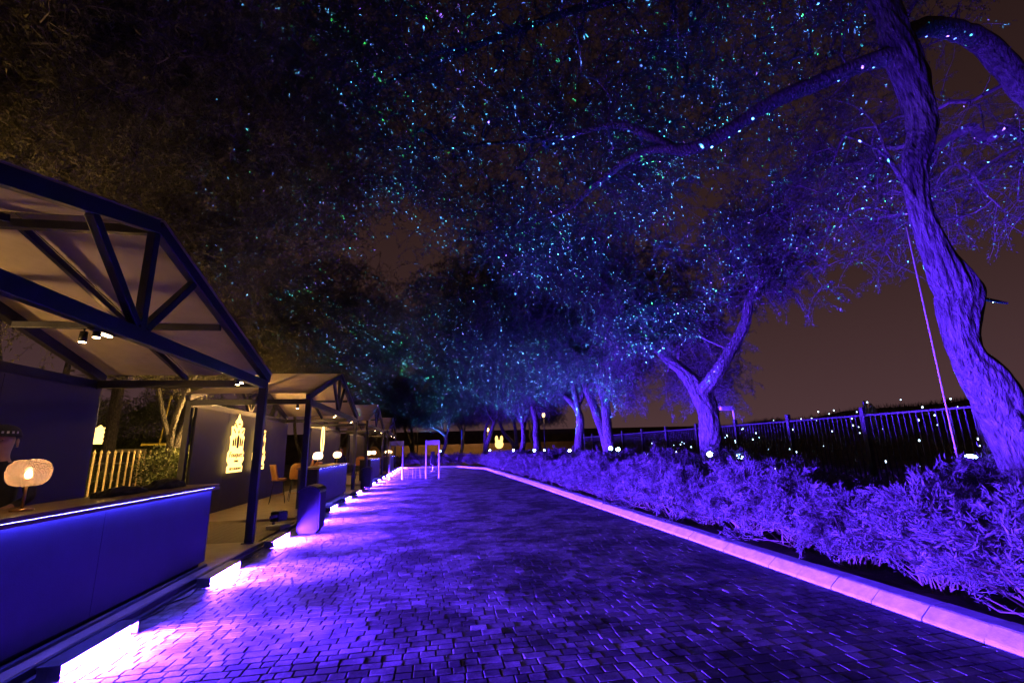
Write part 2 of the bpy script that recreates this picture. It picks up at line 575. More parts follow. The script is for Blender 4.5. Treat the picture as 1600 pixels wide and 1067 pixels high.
def make_pavilion(yc, label):
    t = thing('market_pavilion', label, 'pavilion', (FX, yc, 0), 0, 'gabled pavilions along the lane')
    # deck
    d = MB().box((-DEP / 2 + 0.02, 0, 0.055), (DEP + 0.16, 2 * HW + 0.12, 0.075), 0.006).build('deck', M_DECK, t)
    MB().box((0.115, 0, 0.045), (0.024, 2 * HW + 0.16, 0.085), 0.004).build('deck_skirt', M_DECKEDGE, t)
    MB().box((0.150, 0, 0.012), (0.05, 2 * HW + 0.18, 0.035), 0.006).build('deck_ledge', M_DECKEDGE, t)
    # posts with foot plates
    for x in (-0.065, -DEP + 0.065):
        for s in (-1, 1):
            p = MB().box((0, 0, (EAVE - 0.13 + 0.09) / 2), (0.13, 0.13, EAVE - 0.13 - 0.09), 0.008).build('post', M_STEEL, t, (x, s * (HW - 0.065), 0))
            MB().box((0, 0, 0.102), (0.20, 0.20, 0.014), 0.003).build('foot_plate', M_STEEL, p)
    # trusses
    for x in (-0.06, -DEP + 0.06):
        MB().box((x, 0, EAVE - 0.075), (0.10, 2 * HW, 0.155), 0.007).build('bottom_chord', M_STEEL, t)
        for s in (-1, 1):
            MB().bar((x + 0.003, s * (HW + 0.08), EAVE + 0.05), (x + 0.003, s * 0.004, APEX), 0.106, 0.15, 0.007).build('rafter', M_STEEL, t)
            MB().bar((x, s * 0.95, EAVE + (APEX - EAVE) * (1 - 0.95 / HW) - 0.05), (x, s * 0.08, EAVE + 0.02), 0.08, 0.09, 0.006).build('web_member', M_STEEL, t)
        MB().bar((x - 0.004, 0, EAVE), (x - 0.004, 0, APEX - 0.05), 0.085, 0.10, 0.006, up=(0, 1, 0)).build('king_post', M_STEEL, t)
    # beams running back from the lane
    for s in (-1, 1):
        MB().box((-DEP / 2, s * (HW - 0.06), EAVE - 0.06), (DEP - 0.21, 0.11, 0.13), 0.006).build('eave_beam', M_STEEL, t)
        zz = EAVE + (APEX - EAVE) * 0.5 - 0.02
        MB().box((-DEP / 2, s * HW * 0.5, zz - 0.05), (DEP - 0.22, 0.07, 0.09), 0.005).build('purlin', M_STEEL, t)
        MB().bar((-DEP / 2, s * (HW + 0.05), EAVE + 0.05), (-DEP / 2, s * 0.06, APEX - 0.01), 0.06, 0.08, 0.005).build('rafter', M_STEEL, t)
    MB().box((-DEP / 2, 0, APEX - 0.05), (DEP - 0.22, 0.08, 0.10), 0.005).build('ridge_beam', M_STEEL, t)
    # stretched cloth, four fields
    for s in (-1, 1):
        for (xa, xb) in ((0.02, -DEP / 2 + 0.01), (-DEP / 2 - 0.01, -DEP - 0.02)):
            me = fabric_panel((xa, s * (HW + 0.12), EAVE + 0.135), (xb, s * (HW + 0.12), EAVE + 0.135), (xb, s * 0.01, APEX + 0.085), (xa, s * 0.01, APEX + 0.085), 0.035)
            obj('roof_panel', me, M_FABRIC, t)
    # back wall of six boards with a narrow joint
    wb = 2 * (HW - 0.16) / 4
    for k in range(4):
        y0 = -HW + 0.16 + wb * (k + 0.5)
        MB().box((-DEP + 0.17, y0, 0.10 + 1.34), (0.06, wb - 0.006, 2.68), 0.004).build('wall_board', M_WALL, t)
    return t

PLAB = ['large near gabled pavilion with plain navy wall and cream cloth roof',
        'second gabled pavilion, the one with two glowing logo signs on its wall',
        'third gabled pavilion, its wall carrying a tall glowing oval sign',
        'farthest small gabled pavilion at the end of the row']
pav = [make_pavilion(y, lb) for y, lb in zip(YC, PLAB)]

PN = ['first', 'second', 'third', 'fourth']
# ceiling lamps on the rear trusses: shallow can with glowing face, real lamp light
for k, yc in enumerate(YC):
    for s in (-1, 1):
        t = thing('ceiling_lamp', ('near' if s < 0 else 'far') + ' warm lamp hanging under the roof of the ' + PN[k] + ' pavilion', 'lamp', (FX - DEP + 1.0, yc + s * HW * 0.5, EAVE + 0.34), 0, 'warm lamps under the pavilion roofs')
        MB().lathe([(0.012, 0.11), (0.045, 0.10), (0.05, 0.0), (0.046, -0.05)], 16).build('lamp_can', M_BLACKMETAL, t)
        MB().tube([(0, 0, 0.09), (0, 0, 0.15)], 0.012, 8).build('rod', M_BLACKMETAL, t)
        MB().lathe([(0.002, -0.052), (0.042, -0.053), (0.042, -0.058), (0.002, -0.066)], 16).build('lens', E_SPOT, t)
        point_light('lamp_light', (0, 0, -0.16), (7 if k == 0 else 62), (1.0, 0.50, 0.13), 0.06, t)
    for yy in (-0.55, 2.75):
        t = thing('truss_spotlight', ('near' if yy < 0 else 'far') + ' spotlight clipped under the front truss of the ' + PN[k] + ' pavilion', 'spotlight', (FX - 0.06, yc + yy, EAVE - 0.16), 0, 'spotlights under the front trusses')
        MB().box((0, 0, -0.012), (0.06, 0.30, 0.022), 0.004).build('bracket', M_BLACKMETAL, t)
        MB().lathe([(0.02, 0.0), (0.032, -0.01), (0.034, -0.055), (0.030, -0.058)], 14, (0, -0.06, -0.02)).build('lamp_can', M_BLACKMETAL, t)
        MB().lathe([(0.001, 0.0), (0.028, 0.0), (0.028, -0.005), (0.001, -0.007)], 14, (0, -0.06, -0.079)).build('lens', E_SPOT, t)
        MB().box((0, 0.07, -0.032), (0.03, 0.12, 0.012), 0.003).build('light_bar', E_SPOT, t)
        point_light('spot_light', (-0.02, -0.06, -0.10), 9, (1.0, 0.62, 0.26), 0.02, t, 130, (-0.35, 0.1, -1))

# ------------------------------------------------------------------ counters
def make_counter(yc, L, label):
    t = thing('bar_counter', label, 'counter', (FX - 0.06, yc, 0.093), 0, 'bar counters facing the lane')
    h = 1.06
    n = 2
    for k in range(n):
        w = L / n
        MB().box((-0.02, -L / 2 + w * (k + 0.5), h / 2 + 0.03), (0.04, w - 0.004, h - 0.08), 0.003).build('front_panel', M_PANEL, t)
    for s in (-1, 1):
        MB().box((-0.30, s * (L / 2 - 0.022), h / 2 + 0.03), (0.515, 0.04, h - 0.08), 0.003).build('end_panel', M_BLACKMETAL, t)
    MB().box((-0.31, 0, 0.034), (0.52, L - 0.1, 0.066), 0.004).build('plinth', M_BLACKMETAL, t)
    MB().box((0.012, 0, 0.016), (0.05, L + 0.02, 0.03), 0.006).build('foot_rail', M_DECKEDGE, t)
    MB().box((-0.27, 0, h + 0.022), (0.66, L + 0.14, 0.042), 0.008).build('counter_top', M_WOOD, t)
    MB().box((0.066, 0, h - 0.016), (0.012, L + 0.14, 0.036), 0.003).build('front_lip', M_WOOD, t)
    MB().quad([(0.010, -L / 2 + 0.02, h - 0.004), (0.010, L / 2 - 0.02, h - 0.004), (0.022, L / 2 - 0.02, h - 0.004), (0.022, -L / 2 + 0.02, h - 0.004)]).build('led_strip', E_STRIP, t)
    MB().box((-0.42, 0, 0.62), (0.28, L - 0.12, 0.025), 0.003).build('shelf', M_BLACKMETAL, t)
    return t

CL = 4.55
make_counter(5.35, CL, 'long navy bar counter in the foreground with a blue light under its top')
make_counter(16.55, CL, 'navy bar counter with two round lamps in front of the oval sign')
make_counter(28.3, CL, 'bar counter of the third pavilion past the second litter bin')
make_counter(39.5, CL, 'farthest bar counter beyond the first walk-through gate')

# ------------------------------------------------------------------ ribbed glass lamps on the counters
m = bpy.data.materials.new('ribbed_amber_glass'); m.use_nodes = True
n, l = m.node_tree.nodes, m.node_tree.links
n.clear()
o_ = n.new('ShaderNodeOutputMaterial')
tr = n.new('ShaderNodeBsdfTranslucent'); tr.inputs['Color'].default_value = (1.0, 0.72, 0.55, 1)
tp = n.new('ShaderNodeBsdfTransparent'); tp.inputs['Color'].default_value = (1.0, 0.86, 0.74, 1)
gl = n.new('ShaderNodeBsdfGlossy'); gl.inputs['Roughness'].default_value = 0.15
tc = n.new('ShaderNodeTexCoord'); wv = n.new('ShaderNodeTexNoise'); wv.inputs['Scale'].default_value = 6
l.new(tc.outputs['Object'], wv.inputs['Vector'])
ra = n.new('ShaderNodeMapRange'); ra.inputs['To Min'].default_value = 0.72; ra.inputs['To Max'].default_value = 0.86
l.new(wv.outputs['Fac'], ra.inputs['Value'])
m1 = n.new('ShaderNodeMixShader'); m2 = n.new('ShaderNodeMixShader'); m2.inputs[0].default_value = 0.12
l.new(ra.outputs[0], m1.inputs[0]); l.new(tr.outputs[0], m1.inputs[1]); l.new(tp.outputs[0], m1.inputs[2])
l.new(m1.outputs[0], m2.inputs[1]); l.new(gl.outputs[0], m2.inputs[2]); l.new(m2.outputs[0], o_.inputs['Surface'])
M_GLASS = m
M_OPAL = mat('opal_glass', (0.85, 0.72, 0.6), 0.3, 0, 0.04, 6, trans=0.8)

def make_lamp(loc, label, power, opal=True):
    t = thing('table_lamp', label, 'lamp', loc, 0, 'round glass lamps on the counters')
    MB().lathe([(0.075, 0.0), (0.075, 0.012), (0.02, 0.02)], 24).build('base', M_BRASS, t)
    MB().tube([(0, 0, 0.015), (0, 0, 0.20)], 0.010, 10).build('stem', M_BRASS, t)
    prof = []
    for i in range(15):
        a = -math.pi / 2 + math.pi * i / 14
        r = 0.138 * max(0.16, abs(math.cos(a)) ** 0.55)
        prof.append((r, 0.305 + 0.110 * math.sin(a)))
    sh = MB().lathe(prof, 56, rib=0.04).build('glass_shade', M_OPAL if opal else M_GLASS, t)
    MB().ball((0, 0, 0.29), (0.022, 0.022, 0.030), 8).build('bulb', E_BULB, t)
    point_light('lamp_light', (0, 0, 0.33), power, (1.0, 0.60, 0.30), 0.03, t)
    return t
ZT = 0.093 + 1.06 + 0.044
make_lamp((FX - 0.28, 4.66, ZT), 'near ribbed amber glass lamp beside the person in the cap', 1.6, False)
make_lamp((FX - 0.30, 15.1, ZT), 'bright round lamp on the near end of the second counter', 16)
make_lamp((FX - 0.30, 18.1, ZT), 'paler round lamp on the far end of the second counter', 8)
make_lamp((FX - 0.30, 26.9, ZT), 'round lamp half hidden by a post on the third counter', 16)
make_lamp((FX - 0.30, 29.4, ZT), 'round lamp in the open on the third counter', 16)
for yy, w in ((38.0, 'nearest'), (39.3, 'middle'), (40.9, 'farthest')):
    make_lamp((FX - 0.30, yy, ZT), 'tiny round lamp, the %s of three on the last counter' % w, 16)

# ------------------------------------------------------------------ floor lights that wash the lane
BEAM = 1600.0
def make_floor_light(y0, nth):
    t = thing('floor_light', nth + ' violet bar light along the deck edge, counted from the foreground', 'floor light', (-2.68, y0, 0.0), 0, 'violet bar lights along the decks')
    L = 0.95
    z0 = 0.004
    MB().box((-0.125, L / 2, z0 + 0.0575), (0.07, L, 0.115), 0.004).build('housing', M_HOUSING, t)
    MB().box((-0.080, L / 2, z0 + 0.109), (0.16, L + 0.03, 0.014), 0.003).build('hood', M_HOUSING, t)
    for yy in (0.003, L - 0.003):
        MB().box((-0.045, yy, z0 + 0.05), (0.088, 0.010, 0.098), 0.002).build('end_cheek', M_HOUSING, t)
    MB().box((-0.068, L / 2, z0 + 0.055), (0.03, L - 0.03, 0.096), 0.003).build('lens_tray', M_HOUSING, t)
    MB().quad([(-0.051, 0.02, z0 + 0.008), (-0.051, L - 0.02, z0 + 0.008), (-0.051, L - 0.02, z0 + 0.100), (-0.051, 0.02, z0 + 0.100)]).build('light_face', E_LED, t)
    d = bpy.data.lights.new('bar_beam', 'AREA')      # the fixture's lens optics: a limited beam across the lane
    d.shape = 'RECTANGLE'; d.size = L - 0.05; d.size_y = 0.08
    d.energy = BEAM; d.color = (0.090, 0.020, 1.0); d.spread = math.radians(78)
    o = bpy.data.objects.new('bar_beam', d); col.objects.link(o); o.parent = t
    o.location = (-0.040, L / 2, z0 + 0.052)
    o.rotation_euler = Matrix(((0, 0, -1), (1, 0, 0), (0, -1, 0))).to_euler()
    return t
ORD = ['first', 'second', 'third', 'fourth', 'fifth', 'sixth', 'seventh', 'eighth', 'ninth', 'tenth', 'eleventh', 'twelfth', 'thirteenth', 'fourteenth', 'fifteenth', 'sixteenth', 'seventeenth']
for k in range(-1, 17):
    make_floor_light(4.39 + 2.42 * k, ORD[k] if k >= 0 else 'extra')

# ------------------------------------------------------------------ litter bins with arched lids and slatted fronts
def make_bin(loc, label):
    t = thing('litter_bin', label, 'bin', loc, 0, 'litter bins standing by the decks')
    w, d, h = 0.40, 0.62, 0.80           # x, y, z
    prof = [(-w / 2, 0.05), (w / 2, 0.05), (w / 2, h)]
    for i in range(1, 10):
        a = math.pi * i / 10
        prof.append((w / 2 * math.cos(a), h + 0.10 * math.sin(a)))
    prof.append((-w / 2, h))
    MB().prism(prof, 'y', d - 0.06, 0.03).build('body', M_BLACKMETAL, t)
    lid = []
    for i in range(0, 13):
        a = math.pi * i / 12
        lid.append(((w / 2 + 0.02) * math.cos(a), h + 0.005 + 0.125 * math.sin(a)))
    for i in range(12, -1, -1):
        a = math.pi * i / 12
        lid.append(((w / 2 + 0.004) * math.cos(a), h + 0.003 + 0.105 * math.sin(a)))
    MB().prism(lid, 'y', d + 0.02, -0.01).build('lid', M_BLACKMETAL, t)
    for k in range(6):
        MB().box((w / 2 + 0.012, 0.07 + k * 0.096, 0.43), (0.022, 0.06, 0.70), 0.006).build('slat', M_DECKEDGE, t)
    MB().box((0, d / 2, 0.026), (w - 0.06, d - 0.1, 0.05), 0.005).build('plinth', M_BLACK, t)
    return t
make_bin((-2.44, 10.42, 0.012), 'arched-top litter bin between the first and second pavilions')
make_bin((-2.74, 21.35, 0.012), 'arched-top litter bin between the second and third pavilions')

# ------------------------------------------------------------------ wall signs
def text_mesh(s, size, ext, shear=0.0):
    c = bpy.data.curves.new('lettering', 'FONT')
    c.body = s; c.size = size; c.extrude = ext; c.align_x = 'CENTER'; c.shear = shear; c.resolution_u = 2
    o = bpy.data.objects.new('lettering_source', c)
    col.objects.link(o)
    dg = bpy.context.evaluated_depsgraph_get()
    me = bpy.data.meshes.new_from_object(o.evaluated_get(dg))
    bpy.data.objects.remove(o)
    return me

M_LETTER = mat('dark_bronze_letter', (0.11, 0.055, 0.015), 0.5, 0.3, 0.2, 9)
def sign_outline(s=1.0):
    pts = [(-0.46, 0.0), (0.46, 0.0), (0.47, 0.17), (0.38, 0.24), (0.50, 0.36), (0.50, 0.60), (0.40, 0.70), (0.40, 0.95),
           (0.43, 1.12), (0.35, 1.16), (0.40, 1.40), (0.24, 1.42), (0.20, 1.60), (0.06, 1.70), (0.0, 1.84), (-0.07, 1.70),
           (-0.20, 1.58), (-0.24, 1.44), (-0.40, 1.42), (-0.36, 1.16), (-0.44, 1.10), (-0.40, 0.95), (-0.40, 0.70), (-0.50, 0.60), (-0.50, 0.36), (-0.38, 0.24), (-0.47, 0.17)]
    return [(x * s, z * s) for x, z in pts]

def make_logo_sign(yc, label):
    t = thing('wall_sign', label, 'sign', (FX - DEP + 0.205, yc, 1.10), 0, 'glowing logo signs on the second pavilion wall')
    MB().prism([(y_ * 0.96, z * 0.98 + 0.01) for y_, z in sign_outline()], 'x', 0.024, 0.08).build('glow_plate', E_SIGN, t)
    # emblem: tall arched doorway of dark bars with a drop above and feathered rays
    for y_, w, z0, z1 in ((-0.27, 0.075, 0.80, 1.04), (-0.15, 0.07, 0.80, 1.10), (0.0, 0.13, 0.74, 1.16), (0.15, 0.07, 0.80, 1.10), (0.27, 0.075, 0.80, 1.04)):
        MB().prism([(y_ - w / 2, z0 + 0.03), (y_, z0), (y_ + w / 2, z0 + 0.03), (y_ + w / 2, z1 - 0.08), (y_, z1), (y_ - w / 2, z1 - 0.08)], 'x', 0.012, 0.108).build('emblem_bar', M_LETTER, t)
    MB().prism([(0, 1.19), (0.04, 1.24), (0, 1.32), (-0.04, 1.24)], 'x', 0.012, 0.108).build('emblem_drop', M_LETTER, t)
    for s in (-1, 1):
        MB().prism([(s * 0.20, 1.20), (s * 0.33, 1.32), (s * 0.30, 1.34), (s * 0.19, 1.24)], 'x', 0.012, 0.108).build('emblem_ray', M_LETTER, t)
        MB().prism([(s * 0.14, 1.36), (s * 0.28, 1.52), (s * 0.25, 1.53), (s * 0.12, 1.40)], 'x', 0.012, 0.108).build('emblem_ray', M_LETTER, t)
    MB().prism([(-0.07, 1.47), (0.07, 1.47), (0.05, 1.52), (0.0, 1.50), (-0.05, 1.52)], 'x', 0.012, 0.108).build('emblem_crest', M_LETTER, t)
    R = Matrix(((0, 0, 1), (1, 0, 0), (0, 1, 0))).to_4x4()
    for s, size, z, sh in (("Fouquet's", 0.235, 0.47, 0.25), ('PARIS', 0.10, 0.315, 0.0), ('RESTAURANT', 0.115, 0.08, 0.0)):
        me = text_mesh(s, size, 0.006, sh)
        me.transform(Matrix.Translation((0.116, 0, z)) @ R)
        obj('lettering', me, M_LETTER, t)
    t.scale = (1, 1.2, 0.93)
    return t
make_logo_sign(15.15, 'glowing yellow logo sign nearer to the big front post')
make_logo_sign(17.05, 'glowing yellow logo sign farther back, partly hidden by the front post')

def make_oval_sign(yc, label):
    t = thing('wall_sign', label, 'sign', (FX - DEP + 0.205, yc, 1.35), 0, 'glowing oval signs on the far pavilion walls')
    N = 40
    mb = MB()
    for i in range(N):
        a0, a1 = 2 * math.pi * i / N, 2 * math.pi * (i + 1) / N
        f = lambda a, r: (r[0] * math.sin(a), 0.95 + r[1] * math.cos(a))
        q = [f(a0, (0.36, 0.72)), f(a1, (0.36, 0.72)), f(a1, (0.20, 0.62)), f(a0, (0.20, 0.62))]
        v = [mb.bm.verts.new((x, p[0], p[1])) for x in (0, 0.03) for p in q]
        for c4 in ((0, 1, 2, 3), (7, 6, 5, 4), (0, 4, 5, 1), (2, 6, 7, 3)):
            mb.bm.faces.new([v[c] for c in c4])
    bmesh.ops.remove_doubles(mb.bm, verts=mb.bm.verts[:], dist=1e-4)
    bmesh.ops.recalc_face_normals(mb.bm, faces=mb.bm.faces[:])
    mb.build('oval_tube', E_RING, t)
    MB().prism([(-0.14, 0.02), (0.0, -0.06), (0.14, 0.02), (0.16, 0.12), (0.05, 0.10), (0.0, 0.17), (-0.05, 0.10), (-0.16, 0.12)], 'x', 0.03, 0.0).build('base_ornament', E_RING, t)
    return t
make_oval_sign(26.7, 'tall glowing oval sign seen above the bright round lamp')
make_oval_sign(37.3, 'tall glowing oval sign of the fourth pavilion, half hidden behind a far post')

# ------------------------------------------------------------------ chairs
def make_chair(loc, rz, label, scale=1.0):
    t = thing('bar_chair', label, 'chair', loc, rz, 'tan shell chairs')
    t.scale = (scale,) * 3
    # shell back: curved sheet with thickness
    nu, nv, th = 12, 8, 0.035
    V = []
    for side_ in (0, 1):
        for j in range(nv + 1):
            for i in range(nu + 1):
                u, v = i / nu * 2 - 1, j / nv
                hw = 0.25 * (1 - 0.25 * v ** 3) * (1 if v < 0.8 else math.sqrt(max(0.02, 1 - ((v - 0.8) / 0.2) ** 2 * 0.6)))
                x = u * hw
                yy = -0.20 - 0.10 * v + 0.16 * u * u + side_ * th
                V.append((x, yy, 0.72 + 0.46 * v))
    K = (nu + 1) * (nv + 1)
    F = []
    for j in range(nv):
        for i in range(nu):
            a = j * (nu + 1) + i
            F.append((a, a + 1, a + nu + 2, a + nu + 1))
            F.append((K + a + nu + 1, K + a + nu + 2, K + a + 1, K + a))
    for i in range(nu):
        F.append((i + 1, i, K + i, K + i + 1))
        a = nv * (nu + 1) + i
        F.append((a, a + 1, K + a + 1, K + a))
    for j in range(nv):
        a = j * (nu + 1)
        F.append((a, a + nu + 1, K + a + nu + 1, K + a))
        a += nu
        F.append((a + nu + 1, a, K + a, K + a + nu + 1))
    obj('backrest', np_mesh('backrest', V, F, True), M_TAN, t)
    mb = MB(); mb.lathe([(0.20, 0.0), (0.235, 0.02), (0.24, 0.05), (0.20, 0.075)], 24, (0, 0.02, 0.67), sx=1.0, sy=0.95)
    mb.build('seat', M_TAN, t)
    for sx_ in (-1, 1):
        for sy_ in (-1, 1):
            MB().tube([(sx_ * 0.14, sy_ * 0.13, 0.68), (sx_ * 0.23, sy_ * 0.22, 0.0)], [0.014, 0.009], 8).build('leg', M_BLACKMETAL, t)
    mb = MB()
    q = [(-0.20, -0.19, 0.24), (0.20, -0.19, 0.24), (0.20, 0.19, 0.24), (-0.20, 0.19, 0.24)]
    for a, b_ in zip(q, q[1:] + q[:1]):
        mb.tube([a, b_], 0.008, 6)
    mb.build('foot_ring', M_BRASS, t)
    return t
ZD = 0.093
make_chair((-4.75, 16.3, ZD), math.radians(-75), 'tan shell bar chair seen from its side, nearest to the logo wall')
make_chair((-4.35, 16.9, ZD), math.radians(20), 'tan shell bar chair turned with its rounded back to the lane')
make_chair((-4.15, 18.2, ZD), math.radians(120), 'tan shell chair half hidden behind the dark front post')
make_chair((-3.95, 28.3, ZD), math.radians(190), 'round-backed amber chair inside the third pavilion', 1.05)

# ------------------------------------------------------------------ trees
def catmull(P, R, step):
    P = np.array(P, float); R = np.array(R, float)
    out, rr = [], []
    n_ = len(P)
    for i in range(n_ - 1):
        p0, p1, p2, p3 = P[max(i - 1, 0)], P[i], P[i + 1], P[min(i + 2, n_ - 1)]
        k = max(2, int(np.linalg.norm(p2 - p1) / step))
        for j in range(k):
            t = j / k
            out.append(0.5 * ((2 * p1) + (-p0 + p2) * t + (2 * p0 - 5 * p1 + 4 * p2 - p3) * t * t + (-p0 + 3 * p1 - 3 * p2 + p3) * t ** 3))
            rr.append(R[i] + (R[i + 1] - R[i]) * t)
    out.append(P[-1]); rr.append(R[-1])
    return np.array(out), np.array(rr)

def bark_tube(P, R, sides, seed, rough=0.10):
    """swept tube with lengthwise furrows, lumps and twist; returns V, F"""
    r_ = np.random.default_rng(seed)
    n_ = len(P)
    T = np.gradient(P, axis=0); T /= np.linalg.norm(T, axis=1)[:, None] + 1e-9
    ref = np.array([1.0, 0.0, 0.0]) if abs(T[0][0]) < 0.8 else np.array([0.0, 1.0, 0.0])
    th = np.linspace(0, 2 * np.pi, sides, endpoint=False)
    ph = r_.uniform(0, 6.28, 8)
    s = np.concatenate([[0], np.cumsum(np.linalg.norm(np.diff(P, axis=0), axis=1))])
    V = np.zeros((n_, sides, 3))
    for i in range(n_):
        ref = ref - T[i] * ref.dot(T[i]); ref /= np.linalg.norm(ref) + 1e-9
        b_ = np.cross(T[i], ref)
        tw = th + 0.5 * np.sin(s[i] * 0.8 + ph[0])
        d = (0.5 * np.abs(np.sin(3.5 * tw + ph[1] + 1.2 * np.sin(s[i] * 1.3 + ph[2]))) +
             0.35 * np.abs(np.sin(6.0 * tw + ph[3] + 1.6 * np.sin(s[i] * 2.7 + ph[4]))) +
             0.5 * np.sin(tw * 2 + s[i] * 2.1 + ph[5]) * np.sin(s[i] * 1.7 + ph[6]) +
             0.22 * np.sin(11 * tw + 5 * np.sin(s[i] * 4 + ph[7])) - 0.35 -
             0.55 * np.exp(-(np.sin(5.0 * tw + ph[3] + 1.5 * np.sin(s[i] * 2.3 + ph[1]) + 0.7 * np.sin(s[i] * 6.1)) / 0.28) ** 2) * (0.6 + 0.4 * np.sin(s[i] * 5 + ph[2])))
        rad = R[i] * (1 + rough * d)
        V[i] = P[i] + rad[:, None] * (np.cos(th)[:, None] * ref + np.sin(th)[:, None] * b_)
    idx = np.arange(n_ * sides).reshape(n_, sides)
    nx = np.roll(idx, -1, axis=1)
    F = np.stack([idx[:-1].ravel(), nx[:-1].ravel(), nx[1:].ravel(), idx[1:].ravel()], 1)
    return V.reshape(-1, 3), F

def prisms(A, B, ra, rb, k=3):
    """many straight k-sided twigs at once"""
    d = B - A
    L = np.linalg.norm(d, axis=1)[:, None] + 1e-9
    t = d / L
    h = np.where(np.abs(t[:, 2:3]) < 0.9, np.array([[0, 0, 1.0]]), np.array([[1.0, 0, 0]]))
    u = np.cross(t, h); u /= np.linalg.norm(u, axis=1)[:, None] + 1e-9
    v = np.cross(t, u)
    n_ = len(A)
    V = np.zeros((n_, 2 * k, 3))
    for i in range(k):
        a = 2 * math.pi * i / k
        o_ = u * math.cos(a) + v * math.sin(a)
        V[:, i] = A + o_ * ra[:, None]
        V[:, k + i] = B + o_ * rb[:, None]
    base_ = (np.arange(n_) * 2 * k)[:, None]
    F = []
    for i in range(k):
        j = (i + 1) % k
        F.append(base_ + np.array([[i, j, k + j, k + i]]))
    return V.reshape(-1, 3), np.concatenate(F)

def leaf_tris(C, D, L, W, r_):
    """slim leaf triangles at C pointing along D"""
    n_ = len(C)
    D = D / (np.linalg.norm(D, axis=1)[:, None] + 1e-9)
    s = r_.normal(size=(n_, 3))
    s = np.cross(D, s); s /= np.linalg.norm(s, axis=1)[:, None] + 1e-9
    V = np.zeros((n_, 3, 3))
    V[:, 0] = C - s * (W / 2)[:, None] + D * (L * 0.3)[:, None]
    V[:, 1] = C + s * (W / 2)[:, None] + D * (L * 0.3)[:, None]
    V[:, 2] = C + D * L[:, None]
    V[:, 0] -= D * (L * 0.3)[:, None] * r_.random(n_)[:, None]
    return V.reshape(-1, 3), np.arange(n_ * 3).reshape(n_, 3)

def sample_blobs(blobs, r_):
    out = []
    for (c, rad, k) in blobs:
        u = r_.normal(size=(k, 3)); u /= np.linalg.norm(u, axis=1)[:, None]
        q = r_.random(k) ** 0.45
        lump = 1 + 0.22 * np.sin(u[:, 0] * 5 + c[0]) * np.cos(u[:, 1] * 4 + c[1]) + 0.15 * np.sin(u[:, 2] * 7 + c[2])
        out.append(np.array(c) + u * (q * lump)[:, None] * np.array(rad))
    return np.concatenate(out)

